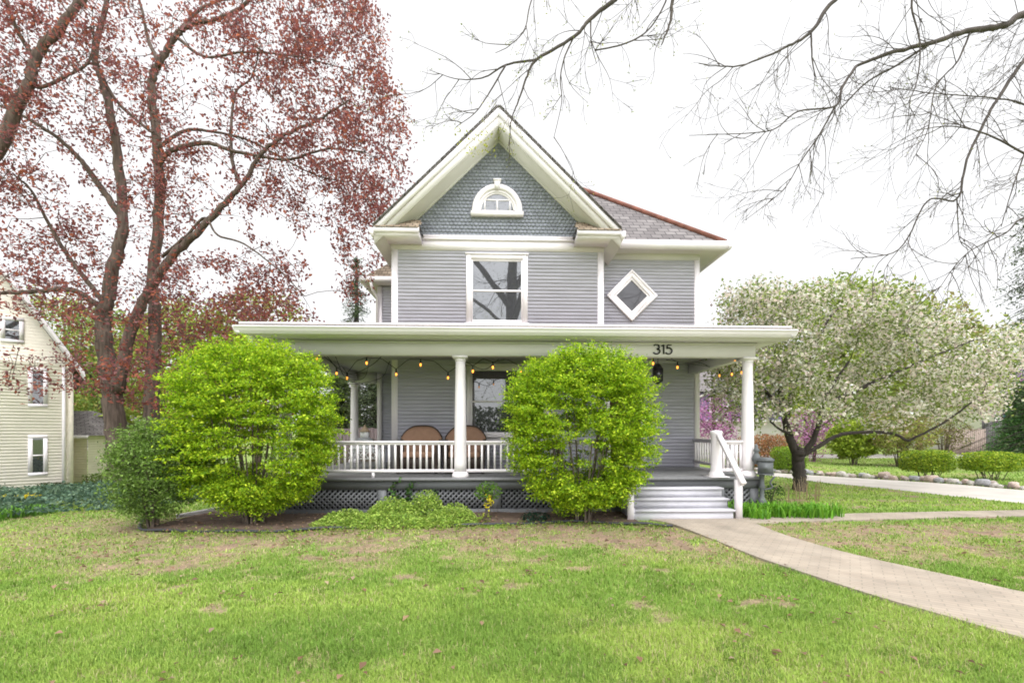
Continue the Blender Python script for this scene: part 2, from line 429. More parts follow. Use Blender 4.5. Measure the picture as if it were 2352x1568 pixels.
def grow(b, limbs, targets, tb=None, r_end=.004, kr=.010, sag=0., wig=.12, bias=.25, sides=4, seg=.35, root=None):
    """limbs: (points, r0, r1). Every target is tied to the nearest wood. Returns the twig ends and directions."""
    P = []; RR = []
    for pts, r0, r1 in limbs:
        Q = smooth(pts, 7); n = len(Q)
        Q[1:-1] += rng.normal(size=(n - 2, 3)) * min(.018, r0 * .08)
        r = r0 + (r1 - r0) * np.linspace(0, 1, n) ** (.6 if r0 > .2 else .8)
        b.tube(Q, r, 10 if r0 > .06 else 6)
        P.append(Q); RR.append(r)
    P = np.vstack(P); RR = np.concatenate(RR)
    rt = P[0] if root is None else np.array(root)
    T = np.asarray(targets, float)
    d0 = np.array([np.min(np.sum((P - t) ** 2, 1)) for t in T])
    T = T[np.argsort(d0)]
    tb = tb or b
    cap = 40 * len(T) + len(P)
    Pn = np.zeros((cap, 3)); Rn = np.zeros(cap); n = len(P); Pn[:n] = P; Rn[:n] = RR
    ends = []; dirs = []
    for t in T:
        dd = np.sqrt(np.sum((Pn[:n] - t) ** 2, 1)) + bias * np.maximum(0, np.linalg.norm(Pn[:n] - rt, axis=1) - np.linalg.norm(t - rt))
        i = int(np.argmin(dd)); p = Pn[i]; L = np.linalg.norm(t - p)
        if L < .03: continue
        m = int(np.clip(L / seg, 2, 9)); s = np.linspace(0, 1, m + 1)[:, None]
        Q = p + (t - p) * s
        Q[1:-1] += rng.normal(size=(m - 1, 3)) * wig * L / m
        Q[:, 2:] += (np.sin(s * math.pi) * L * sag)
        ra = min(Rn[i] * .75, r_end + kr * L)
        r = ra + (r_end - ra) * s[:, 0]
        tb.tube(Q, r, sides, closed_ends=False)
        if n + m < cap:
            Pn[n:n + m] = Q[1:]; Rn[n:n + m] = r[1:]; n += m
        ends.append(t); dirs.append((Q[-1] - Q[-2]) / (np.linalg.norm(Q[-1] - Q[-2]) + 1e-9))
    return np.array(ends), np.array(dirs)
def strands(b, limbs, per_m=3.2, L0=.95, r0=.0066, droop=.05):
    """long curving twigs growing out of the limbs, each forking in order; returns the tips"""
    tips = []
    def one(p, d, L, r, lev):
        m = max(4, int(L / .085)); P = [p]; d = d / np.linalg.norm(d); w_ = rng.normal(size=3) * .10
        for i in range(m):
            w_ = .7 * w_ + rng.normal(size=3) * .075
            d = d + w_ + np.array((0, 0, -droop * (.4 + i / m))); d[1] *= .9; d = d / np.linalg.norm(d); P.append(P[-1] + d * L / m)
        P = np.array(P); rr = r + (.0024 - r) * np.linspace(0, 1, len(P)) ** .8
        b.tube(P, rr, 4 if lev else 5, closed_ends=False); tips.append((P[-1], lev))
        if lev < 2:
            for k in range(int(rng.integers(2, 5)) if lev == 0 else int(rng.integers(1, 4))):
                i = int(rng.integers(max(1, m // 5), m)); t = P[min(i + 1, m)] - P[i - 1]; t /= np.linalg.norm(t)
                n_ = rng.normal(size=3); n_ -= t * n_.dot(t); n_ /= np.linalg.norm(n_)
                one(P[i], t * .8 + n_ * rng.uniform(.35, .8), L * rng.uniform(.3, .6), rr[i] * .72, lev + 1)
    for pts, ra, rb in limbs:
        Q = smooth(pts, 7)
        if Q[-1][1] < 3: continue
        sl_ = np.linalg.norm(np.diff(Q, axis=0), axis=1); tot = sl_.sum(); cum = np.concatenate(([0], np.cumsum(sl_)))
        for k in range(max(2, int(per_m * min(tot, 4.5)))):
            u = tot - min(tot, 4.5) * rng.uniform(0, 1) ** 1.1; p = np.array([np.interp(u, cum, Q[:, i]) for i in range(3)]); i = min(len(Q) - 2, int(np.searchsorted(cum, u))); t = Q[i + 1] - Q[i]; t /= np.linalg.norm(t) + 1e-9
            n_ = rng.normal(size=3); n_[1] *= .6; n_ -= t * n_.dot(t); n_ /= np.linalg.norm(n_)
            one(p, t * .75 + n_ * rng.uniform(.3, .9), L0 * rng.uniform(.45, 1.25), min(r0, ra), 0)
    return np.array([t for t, l in tips])
def around(E, n, s, flat=1.0):
    """n leaf centres scattered round each twig end"""
    C = np.repeat(E, n, axis=0)
    return C + rng.normal(size=C.shape) * np.array((s, s, s * flat))
def ell(c, r, n, p=2.0, shell=0.0):
    """n points in a superellipsoid"""
    out = []
    while len(out) < n:
        q = rng.uniform(-1, 1, (n * 3, 3)); d = (np.abs(q) ** p).sum(1)
        q = q[(d < 1) & (d > shell)]; out.extend(q)
    return np.array(out[:n]) * np.array(r) + np.array(c)
def pxell(items, Y0, Y1):
    """targets inside blobs given as (x, y, rx, ry, n) in photo units, at depths Y0..Y1"""
    T = []
    for cx, cy, rx, ry, n in items:
        for _ in range(n):
            a = rng.uniform(0, 2 * math.pi); q = math.sqrt(rng.uniform())
            T.append(at(cx + rx * q * math.cos(a), cy + ry * q * math.sin(a), rng.uniform(Y0, Y1)))
    return np.array(T)
# ------------------------------------------------------------------ the house
FZ = .69                      # porch floor
PY = 9.06                     # porch beam front face
WY, RY = 11.2, 11.8           # main front wall, set-back right wall
HX0, HX1, HX2 = -2.45, 2.58, 5.2
EX0, EX1, EY = -4.62, 5.56, 8.66
BX0, BX1 = -4.24, 5.15
house = thing('house', 'grey clapboard house with white trim, steep front gable and wide front porch', 'house', (1.3, 11, 0))
def H(b, name, m, parent=None, smooth=False): return child(b, name, m, parent or house, smooth)

def clap(b, p0, p1, z0, z1, nrm, ex=.086):
    p0 = np.array(p0, float); p1 = np.array(p1, float); nrm = np.array(nrm, float)
    z = z0
    while z < z1 - .005:
        zt = min(z + ex, z1)
        q = [p0 + nrm * .018, p1 + nrm * .018, p1 + nrm * .004, p0 + nrm * .004]
        v = [(q[0][0], q[0][1], z), (q[1][0], q[1][1], z), (q[2][0], q[2][1], zt), (q[3][0], q[3][1], zt),
             (p0[0], p0[1], z), (p1[0], p1[1], z)]
        b.add(v, [(0, 1, 2, 3), (4, 5, 1, 0)])
        z = zt
b = MB()
clap(b, (HX0, WY), (HX1, WY), FZ, 5.95, (0, -1))
clap(b, (HX1, RY), (HX2, RY), FZ, 5.98, (0, -1))
H(b, 'front_wall', SIDING)
b = MB()
clap(b, (HX0, 14), (HX0, WY), 0, 6.2, (-1, 0)); clap(b, (HX2, RY), (HX2, 19), 0, 6.0, (1, 0)); clap(b, (HX1, WY), (HX1, RY), FZ, 6.0, (1, 0))
b.add([(HX0, 19, 0), (HX2, 19, 0), (HX2, 19, 6), (HX0, 19, 6)], [(0, 1, 2, 3)])
b.add([(HX0, 14, 0), (HX0, 19, 0), (HX0, 19, 6), (HX0, 14, 6)], [(0, 1, 2, 3)])
H(b, 'side_wall', SIDING)
b = MB(); clap(b, (-3.45, 14), (HX0, 14), .3, 5.9, (0, -1)); clap(b, (-3.45, 17.5), (-3.45, 14), .3, 5.9, (-1, 0))
b.add([(-3.45, 17.5, .3), (HX0, 17.5, .3), (HX0, 17.5, 5.9), (-3.45, 17.5, 5.9)], [(3, 2, 1, 0)])
H(b, 'bay_wall', SIDING)
b = MB(); b.box(-3.52, -3.38, 13.94, 14.05, .3, 5.9); b.box(-3.0, -2.6, 13.93, 13.975, 3.3, 5.6); H(b, 'bay_trim', WHITE)

# corner boards, one mesh each
for x0, x1, y0, y1, z0, z1 in ((HX0 - .03, HX0 + .115, WY - .035, WY + .10, FZ, 5.93), (HX1 - .115, HX1 + .03, WY - .035, WY + .10, FZ, 5.93), (HX2 - .10, HX2 + .03, RY - .035, RY + .10, FZ, 5.985)):
    b = MB(); b.box(x0, x1, y0, y1, z0, z1); H(b, 'corner_board', WHITE)
# friezes
b = MB(); b.box(HX0 - .035, HX1 + .035, WY - .04, WY + .1, 5.93, 6.16); b.box(HX0 - .05, HX1 + .05, WY - .075, WY + .1, 6.16, 6.20); b.box(HX0 - .035, HX1 + .035, WY - .05, WY + .1, 6.20, 6.28)
H(b, 'frieze', WHITE)
b = MB(); b.box(HX1 + .04, HX2 + .035, RY - .04, RY + .1, 5.985, 6.25); H(b, 'frieze', CREAM)

# gable: scalloped shingles
GC = .065; PITCH = .98; ZA = 8.57
b = MB()
b.add([(GC - 2.45, WY - .01, 6.27), (GC + 2.45, WY - .01, 6.27), (GC, WY - .01, ZA + .05)], [(0, 1, 2)])
rowh, sw = .084, .098
for k in range(28):
    z = 6.27 + k * rowh
    half = min(2.42, (ZA - z) / PITCH)
    if half < .03: break
    off = (k % 2) * sw / 2
    for j in range(-26, 27):
        x = GC + j * sw + off
        if abs(x - GC) > half + .01: continue
        hw = sw * .47; r = hw
        jy = rng.uniform(0, .004)
        pts = []
        top = min(z + rowh * 1.15, 6.27 + (ZA - 6.27))
        pts.append((x - hw, WY - .012, top)); pts.append((x - hw, WY - .030 - jy, z + r * .75))
        for a in np.linspace(math.pi, 2 * math.pi, 7)[1:-1]:
            pts.append((x + hw * math.cos(a), WY - .034 - jy, z + r * .75 + r * .8 * math.sin(a)))
        pts.append((x + hw, WY - .030 - jy, z + r * .75)); pts.append((x + hw, WY - .012, top))
        n = len(pts)
        pts2 = [(px, WY - .012, pz) for px, _, pz in pts]
        b.add(pts + pts2, [tuple(range(n))] + [(i + 1, i, n + i, n + i + 1) for i in range(1, n - 2)])
H(b, 'gable_wall', SCALE)

# gable roof: two slabs, soffits, rake boards
RFY = 10.65; ROOFT = 9.03; EHX = 2.82
def slope(side, y0, y1, ztop, th, x_in=0.0, x_out=EHX):
    s = side
    v = [(GC + s * x_in, y0, ztop - PITCH * x_in), (GC + s * x_out, y0, ztop - PITCH * x_out), (GC + s * x_out, y1, ztop - PITCH * x_out), (GC + s * x_in, y1, ztop - PITCH * x_in)]
    v += [(x, y, z - th) for x, y, z in v]
    return v, [(0, 1, 2, 3), (7, 6, 5, 4), (0, 4, 5, 1), (1, 5, 6, 2), (2, 6, 7, 3), (3, 7, 4, 0)]
b = MB()
for s in (-1, 1): b.add(*slope(s, RFY - .05, 16.2, ROOFT + .01, .035, 0, EHX + .03))
# stepped shingle edges along the rake
for s in (-1, 1):
    for k in range(26):
        x = .03 + k * .108
        b.add(*slope(s, RFY - .065, RFY + .12, ROOFT + .034, .02, x, x + .10))
H(b, 'gable_roof', SLATE)
b = MB()
for s in (-1, 1):
    b.add(*slope(s, RFY, RFY + .03, ROOFT - .032, .405, 0, EHX)); b.add(*slope(s, RFY - .03, RFY, ROOFT - .032, .19, 0, EHX))
H(b, 'rake_board', WHITE)
b = MB()
for s in (-1, 1): b.add(*slope(s, RFY + .03, 13.8, ZA + .055, .05, .0, EHX - .02))
H(b, 'soffit', CREAM)
b = MB()   # narrow board where the soffit meets the shingles
for s in (-1, 1): b.add(*slope(s, WY - .055, WY + .02, ZA + .02, .07, 0, 2.36))
H(b, 'gable_trim', CREAM)
# eave fascia and gutter running back on both sides
for s in (-1, 1):
    x = GC + s * EHX
    b = MB(); prof = [(0, 6.02), (s * .06, 6.02), (s * .11, 6.10), (s * .115, 6.21), (0, 6.21)]
    b.prism([(x + p, RFY - .02, z) for p, z in prof], (0, 3.3 if s < 0 else .75, 0)); H(b, 'gutter', WHITE)
# boxed returns with a small cedar roof
for s in (-1, 1):
    xa, xb = sorted((GC + s * (EHX - .02), GC + s * 1.82))
    b = MB(); b.box(xa, xb, RFY - .02, WY - .05, 6.03, 6.20); b.box(xa - .02, xb + .02, RFY - .055, RFY - .02, 6.10, 6.215)
    rt = H(b, 'eave_return', WHITE)
    b = MB()
    x1 = GC + s * (EHX - .05); x2 = GC + s * 1.78; x3 = GC + s * 2.0; xm = GC + s * 2.45
    b.add([(x1, RFY - .06, 6.21), (x2, RFY - .06, 6.21), (x3, WY - .05, 6.64), (xm, WY - .05, 6.64), (x2, WY - .05, 6.21), (x1, WY - .05, 6.21)], [(0, 1, 2, 3), (1, 4, 2), (0, 3, 5)])
    for k in range(12):      # ragged shake courses
        for c in range(3):
            t = (k + .5 * (c % 2)) / 12; u = c / 3
            xx = x1 + (x2 - x1) * t; yy = RFY - .075 + u * .42; zz = 6.222 + u * .335
            b.add([(xx - .04, yy, zz), (xx + .045, yy, zz), (xx + .045, yy + .17, zz + .125), (xx - .04, yy + .17, zz + .125), (xx - .04, yy, zz - .014), (xx + .045, yy, zz - .014)], [(0, 1, 2, 3), (4, 5, 1, 0)])
    H(b, 'return_roof', CEDAR, rt)

# hip roof over the right side and body
EZ = 6.29; HP = .93
hx0, hx1, hy0, hy1 = HX0 - .3, HX2 + .55, RY - .38, 19.4
s_ = (hx1 - hx0) / 2
pk1 = (hx1 - s_, hy0 + s_, EZ + HP * s_); 
b = MB()
b.add([(hx0 + 2.9, hy0 , EZ), (hx1, hy0, EZ), pk1, (hx1, hy1, EZ), (hx0, hy1, EZ), (hx0, 13.2, EZ), (HX1 - .4, hy0 + .3, EZ + .28)], [(0, 1, 2), (1, 3, 2), (3, 4, 2), (4, 5, 2)])
H(b, 'hip_roof', SLATE)
b = MB(); P = np.array([(hx1 - .02, hy0 + .02, EZ + .035)]); P2 = np.array(pk1) + (0, 0, .035)
b.tube([P[0], P[0] + (P2 - P[0]) * .5, P2], .075, 8); H(b, 'hip_ridge', RIDGE)
b = MB()
prof = [(0, 6.10), (-.06, 6.10), (-.11, 6.18), (-.115, 6.30), (0, 6.30)]
b.prism([(HX1 + .42, hy0 + y, z) for y, z in prof], (hx1 - HX1 - .42, 0, 0)); prof2 = [(-y, z) for y, z in prof]
b.prism([(hx1 + x, hy0 - .11, z) for x, z in prof2], (0, 6, 0)); H(b, 'gutter', WHITE)
b = MB(); b.add([(HX1 - .1, hy0 - .02, 6.125), (hx1 + .02, hy0 - .02, 6.125), (hx1 + .02, 18, 6.125), (HX2, 18, 6.125), (HX2, RY, 6.125), (HX1 - .1, RY, 6.125)], [(0, 1, 4, 5), (1, 2, 3, 4)]); H(b, 'soffit', CREAM)
# bay roof at the left
b = MB(); b.add([(-3.85, 13.6, 6.05), (HX0, 13.6, 6.05), (HX0, 13.6 + 1.4, 7.5), (-3.85, 18, 6.05), (HX0, 18, 7.5), (HX0 - .0, 16, 7.5)], [(0, 1, 2), (0, 2, 4, 3)]); H(b, 'bay_roof', CEDAR)
b = MB(); b.box(-3.93, HX0 - .4, 13.5, 13.62, 5.92, 6.05); b.box(-3.93, -3.83, 13.62, 18, 5.92, 6.05); b.add([(-3.85, 13.6, 5.93), (HX0, 13.6, 5.93), (HX0, 18, 5.93), (-3.85, 18, 5.93)], [(0, 1, 2, 3)]); H(b, 'bay_gutter', WHITE)
b = MB(); b.tube([(-3.6, 13.55, 5.9), (-3.58, 13.7, 5.7), (-3.5, 13.9, 5.55), (-3.5, 13.88, 3.9)], .045, 8); H(b, 'downspout', WHITE)

# windows
def sash_window(x0, x1, z0, z1, Y, cw, name='window', sill=True, mid=.5, head=0):
    """x0..x1, z0..z1: glass area; casing of width cw round it"""
    b = MB()
    b.box(x0 - cw, x0 - .02, Y - .055, Y, z0 - .05, z1 + cw); b.box(x1 + .02, x1 + cw, Y - .055, Y, z0 - .05, z1 + cw)
    b.box(x0 - .02, x1 + .02, Y - .055, Y, z1 + .02, z1 + cw); b.box(x0 - cw - .02, x1 + cw + .02, Y - .075, Y, z1 + cw, z1 + cw + .035)
    fr = H(b, name, WHITE)
    b = MB(); b.box(x0 - cw - .03, x1 + cw + .03, Y - .11, Y, z0 - .10, z0 - .05); b.box(x0 - cw, x1 + cw, Y - .06, Y, z0 - .19, z0 - .10); H(b, 'sill', WHITE, fr)
    zm = z0 + (z1 - z0) * mid; b = MB()
    b.box(x0 - .02, x0 + .022, Y - .04, Y - .002, z0 - .05, z1 + .02); b.box(x1 - .022, x1 + .02, Y - .04, Y - .002, z0 - .05, z1 + .02)
    b.box(x0 + .022, x1 - .022, Y - .04, Y - .002, z1 - .022, z1 + .02); b.box(x0 + .022, x1 - .022, Y - .04, Y - .002, z0 - .05, z0 + .03)
    b.box(x0 + .022, x1 - .022, Y - .046, Y - .002, zm - .022, zm + .022); H(b, 'sash', WHITE, fr)
    for za, zb in ((z0 + .03, zm - .022), (zm + .022, z1 - .022)):
        b = MB(); b.add([(x0 + .022, Y - .026, za), (x1 - .022, Y - .026, za), (x1 - .022, Y - .026 - .003, zb), (x0 + .022, Y - .026 - .003, zb)], [(0, 1, 2, 3)]); H(b, 'pane', GLASS, fr)
    return fr
A = at(1084, 738, WY); B_ = at(1199, 600, WY)
sash_window(A[0], B_[0], A[2], B_[2], WY, .135)
A = at(1083, 995, WY); B_ = at(1250, 850, WY)
sash_window(A[0], B_[0], A[2], B_[2], WY, .11)
# round-headed gable window
cx, zb = .035, 6.86
def arch(rx, rz, n=24, x=cx, z=zb): return [(x + rx * math.cos(a), z + rz * math.sin(a)) for a in np.linspace(0, math.pi, n)]
b = MB()
def archring(b, ro, ri, y0, y1, base=0):
    o = arch(*ro); i_ = arch(*ri); n = len(o)
    o = [(o[0][0], o[0][1] - base)] + o + [(o[-1][0], o[-1][1] - base)]; i_ = [(i_[0][0], i_[0][1] - base)] + i_ + [(i_[-1][0], i_[-1][1] - base)]; n += 2
    v = [(x, y0, z) for x, z in o] + [(x, y0, z) for x, z in i_] + [(x, y1, z) for x, z in o] + [(x, y1, z) for x, z in i_]
    f = []
    for k in range(n - 1): f += [(k, n + k, n + k + 1, k + 1), (k, k + 1, 2 * n + k + 1, 2 * n + k), (n + k, 3 * n + k, 3 * n + k + 1, n + k + 1)]
    b.add(v, f)
archring(b, (.60, .64), (.475, .51), WY - .095, WY - .02, .02); archring(b, (.475, .51), (.42, .45), WY - .075, WY - .02, .02)
b.box(cx - .63, cx + .63, WY - .12, WY - .02, zb - .13, zb - .021)
aw = H(b, 'arched_window', WHITE)
b = MB(); b.prism([(cx - .045, WY - .13, zb + .50), (cx + .045, WY - .13, zb + .50), (cx + .075, WY - .13, zb + .70), (cx - .075, WY - .13, zb + .70)], (0, .1, 0)); b.box(cx - .095, cx + .095, WY - .14, WY - .03, zb + .70, zb + .74); H(b, 'keystone', WHITE, aw)
b = MB(); b.box(cx - .42, cx + .42, WY - .06, WY - .03, zb - .02, zb + .02); archring(b, (.42, .45), (.385, .41), WY - .06, WY - .03)
b.box(cx - .32, cx + .32, WY - .058, WY - .03, zb + .255, zb + .285); b.box(cx - .015, cx + .015, WY - .057, WY - .03, zb + .02, zb + .255)
for q in (-.31, .29): b.box(cx + q, cx + q + .028, WY - .057, WY - .03, zb + .02, zb + .27)
H(b, 'sash', WHITE, aw)
b = MB(); o = arch(.42, .45); b.add([(x, WY - .045, z) for x, z in o], [tuple(range(len(o)))[::-1]]); H(b, 'pane', GLASS, aw)
# diamond window on the set-back wall
C = at(1450, 680, RY); b = MB()
def dia(b, ro, ri, y0, y1):
    d = [(0, -1), (1, 0), (0, 1), (-1, 0)]
    v = [(C[0] + r * x, y, C[2] + r * z) for y in (y0, y1) for r in (ro, ri) for x, z in d]
    f = []
    for k in range(4):
        k2 = (k + 1) % 4
        f += [(k, k2, 4 + k2, 4 + k), (k2, k, 8 + k, 8 + k2), (4 + k, 4 + k2, 12 + k2, 12 + k)]
    b.add(v, f)
dia(b, .64, .47, RY - .07, RY - .002); dia(b, .66, .60, RY - .085, RY - .06); dw = H(b, 'diamond_window', WHITE)
b = MB(); dia(b, .475, .40, RY - .045, RY - .002); H(b, 'sash', WHITE, dw)
b = MB(); b.add([(C[0], RY - .022, C[2] - .41), (C[0] + .41, RY - .022, C[2]), (C[0], RY - .022, C[2] + .41), (C[0] - .41, RY - .022, C[2])], [(0, 1, 2, 3)]); H(b, 'pane', GLASSD, dw)
# front door in the set-back wall
dx0, dx1 = 2.80, 3.70
b = MB(); b.box(dx0 - .12, dx0, RY - .06, RY, FZ, FZ + 2.2); b.box(dx1, dx1 + .12, RY - .06, RY, FZ, FZ + 2.2); b.box(dx0, dx1, RY - .06, RY, FZ + 2.06, FZ + 2.2); b.box(dx0 - .12, dx1 + .12, RY - .10, RY - .06, FZ, FZ + .03)
dr = H(b, 'front_door', WHITE)
b = MB(); b.box(dx0, dx1, RY - .045, RY - .02, FZ + .03, FZ + 2.06)
for zz in (.15, .75, 1.35): b.box(dx0 + .12, dx1 - .12, RY - .055, RY - .045, FZ + zz, FZ + zz + .5)
H(b, 'door_leaf', mat('brown_door', (.12, .06, .04), .4, .2, 3, stretch=(1, 1, .2)), dr)
b = MB(); b.lathe([(.0, 0), (.03, .005), (.03, .05), (0, .055)], (dx1 - .08, RY - .09, FZ + 1.0), 10); H(b, 'door_handle', BLACK, dr)

# porch floor, skirt, lattice
b = MB(); b.box(-4.36, HX2 + .1, 9.0, WY - .02, FZ - .045, FZ); b.box(-4.36, HX0 - .02, WY - .02, 14.0, FZ - .045, FZ); b.box(HX1 + .02, HX2 + .1, WY - .02, RY - .02, FZ - .045, FZ); H(b, 'porch_floor', FLOORP)
b = MB()
b.box(-4.30, HX2 + .04, 9.06, 9.10, .48, FZ - .046); b.box(-4.30, -4.26, 9.10, 14.0, .48, FZ - .046); b.box(HX2, HX2 + .04, 9.10, 11.8, .48, FZ - .046)
b.box(-4.30, HX2 + .04, 9.07, 9.12, -.12, .09); b.box(-4.30, -4.26, 9.12, 14.0, -.12, .09)
for x in (-4.28, -2.2, .02, 2.2, 4.45, 5.14): b.box(x - .085, x + .085, 9.075, 9.15, .0, .479)
H(b, 'porch_skirt', GREYP)
b = MB(); b.box(-4.2, HX2 - .02, 9.32, 9.34, -.1, .6); b.box(-4.2, -4.18, 9.34, 13.9, -.1, .6); H(b, 'painted_shade', DARK)  # near-black sheets behind the lattice stand in for the shade under the floor
def lattice(xa, xb):
    b = MB(); z0, z1 = .085, .475; h = z1 - z0
    for dirn, yy in ((1, 9.105), (-1, 9.117)):
        x = xa - h
        while x < xb:
            p, q = [x, z0], [x + h, z1]
            if p[0] < xa: p = [xa, z0 + (xa - x)]
            if q[0] > xb: q = [xb, z0 + (xb - x)]
            if q[0] - p[0] > .02:
                if dirn > 0: b.bar((p[0], yy, p[1]), (q[0], yy, q[1]), .010, .034, (-1, 0, 1))
                else: b.bar((p[0], yy, z0 + z1 - p[1]), (q[0], yy, z0 + z1 - q[1]), .010, .034, (1, 0, 1))
            x += .103
    H(b, 'lattice', GREYP)
for xa, xb in ((-4.2, -2.28), (-2.12, -.06), (.10, 2.12), (2.28, 4.37), (4.53, 5.06)): lattice(xa, xb)
# porch ceiling, beam, soffit
b = MB(); b.box(BX0 + .2, BX1 - .2, PY + .2, WY - .05, 3.30, 3.34); b.box(BX0 + .2, HX0, WY - .05, 13.8, 3.30, 3.34); b.box(HX1 + .04, BX1 - .2, WY - .05, RY - .03, 3.30, 3.34); H(b, 'porch_ceiling', CEILP)
b = MB()
b.box(BX0, BX1, PY, PY + .22, 3.07, 3.36); b.box(BX0, BX0 + .22, PY + .22, 13.9, 3.07, 3.36); b.box(BX1 - .22, BX1, PY + .22, RY - .05, 3.07, 3.36); b.box(BX0 + .22, -3.5, 13.6, 13.82, 3.0, 3.36)
b.box(BX0 - .02, BX1 + .02, PY - .02, PY, 3.30, 3.345)
H(b, 'porch_beam', CREAM)
b = MB(); b.box(EX0 + .02, EX1 - .02, EY + .03, PY - .001, 3.35, 3.372); b.box(EX0 + .02, BX0 - .001, PY, 14.2, 3.35, 3.372); b.box(BX1 + .001, EX1 - .02, PY, RY, 3.35, 3.372); H(b, 'porch_soffit', CREAM)
b = MB()
ez, wz = 3.565, 4.06
v = [(EX0 - .03, EY - .03, ez), (EX1 + .03, EY - .03, ez), (EX1 - .3, WY, wz), (HX0, WY, wz), (EX0 - .03, 14.2, ez), (HX0, 14.2, wz), (EX1 + .03, RY + .6, ez), (EX1 - .3, RY + .6, wz), (HX1, WY, wz), (HX1, RY + .1, wz)]
b.add(v, [(0, 1, 2, 3), (4, 0, 3, 5), (1, 6, 7, 2), (8, 2, 7, 9)])
v2 = [(x, y, z - .03) for x, y, z in v[:2]]; b.add([v[0], v[1], v2[1], v2[0]], [(3, 2, 1, 0)]); b.add([v[4], v[0], v2[0], (EX0 - .03, 14.2, ez - .03)], [(3, 2, 1, 0)]); b.add([v[1], v[6], (EX1 + .03, RY + .6, ez - .03), v2[1]], [(3, 2, 1, 0)])
H(b, 'porch_roof', CEDAR)
b = MB()   # drip edge, gutter profile
b.box(EX0 - .035, EX1 + .035, EY - .060, EY - .045, 3.545, 3.585)
b.box(EX0 + .0, EX1, EY - .01, EY + .03, 3.36, 3.53)
prof = [(-.012, 3.37), (-.07, 3.37), (-.075, 3.395), (-.085, 3.40), (-.115, 3.44), (-.12, 3.475), (-.135, 3.48), (-.135, 3.51), (-.118, 3.51), (-.11, 3.45), (-.012, 3.44)]
b.prism([(EX0 - .10, EY + y, z) for y, z in prof], (EX1 - EX0 + .2, 0, 0))
b.prism([(EX0 + y, EY - .10, z) for y, z in prof[::-1]], (0, 5.6, 0)); b.prism([(EX1 - y, EY - .10, z) for y, z in prof], (0, 3.2, 0))
b.box(EX0, EX0 + .03, EY + .03, 14.2, 3.36, 3.53); b.box(EX1 - .03, EX1, EY + .03, RY, 3.36, 3.53)
H(b, 'porch_gutter', WHITE)
b = MB(); b.tube(smooth([(EX0 + .12, EY + .06, 3.36), (EX0 + .13, EY + .08, 3.22), (EX0 + .32, EY + .35, 3.10), (BX0 + .02, PY - .06, 3.0), (BX0 + .02, PY - .06, 2.7), (BX0 + .02, PY - .06, .3)], 4), .042, 8); H(b, 'downspout', WHITE, smooth=True)

# columns
def column(x, y, z0, z1, parent=None):
    b = MB(); h = z1 - z0
    b.lathe([(.165, 0), (.165, .05), (.16, .06), (.155, .085), (.14, .10), (.128, .115)], (x, y, z0), 28)
    pr = [(.122 - .028 * t ** 1.6, .115 + (h - .21) * t) for t in np.linspace(0, 1, 14)]
    b.lathe(pr, (x, y, z0), 28)
    b.lathe([(.096, h - .10), (.108, h - .09), (.108, h - .075), (.10, h - .07), (.125, h - .045), (.135, h - .04)], (x, y, z0), 28)
    b.box(x - .145, x + .145, y - .145, y + .145, z0 + h - .04, z0 + h)
    H(b, 'porch_column', WHITE, smooth=False)
CX = [-4.09, at(1057.5, 900, 9.2)[0], 2.16, at(1717, 900, 9.2)[0]]
for x in CX: column(x, 9.2, FZ, 3.07)
column(-4.12, 13.72, FZ, 3.0)
# half-height newel beside the steps
b = MB(); x = at(1645, 1000, 9.16)[0]; NX = x
b.box(x - .185, x + .185, 8.98, 9.34, FZ, FZ + .02)
b.lathe([(.15, .02), (.15, .05), (.13, .08), (.115, .10), (.108, .12), (.100, .84), (.115, .86), (.12, .90), (.105, .92), (.0, .935)], (x, 9.16, FZ), 24); H(b, 'newel', WHITE)
# railings: top rail, bottom rail, balusters as sub-parts
def railing(p, q, n, label=None):
    p = np.array(p, float); q = np.array(q, float)
    b = MB(); b.bar((*p, FZ + .70), (*q, FZ + .70), .065, .045); b.bar((*p, FZ + .66), (*q, FZ + .66), .035, .035)
    r = H(b, 'railing', WHITE)
    b = MB(); b.bar((*p, FZ + .135), (*q, FZ + .135), .04, .06); H(b, 'bottom_rail', WHITE, r)
    first = None
    for k in range(n):
        c = p + (q - p) * (k + .5) / n
        if first is None:
            b = MB(); b.box(c[0] - .019, c[0] + .019, c[1] - .016, c[1] + .016, FZ + .165, FZ + .6425)
            first = H(b, 'baluster', WHITE, r); c0 = c
        else:
            d = first.copy(); COL.objects.link(d); d.location = (c[0] - c0[0], c[1] - c0[1], 0)
    return r
r1 = railing((CX[0] + .11, 9.19), (CX[1] - .11, 9.19), 26)
b = MB(); b.box(-2.42, -2.37, 9.17, 9.21, FZ, FZ + .104); H(b, 'rail_foot', WHITE, r1)
railing((CX[1] + .11, 9.19), (CX[2] - .11, 9.19), 21)
railing((NX + .12, 9.19), (CX[3] - .11, 9.19), 5)
railing((CX[3] + .02, 9.32), (CX[3] + .02, RY - .03), 18)
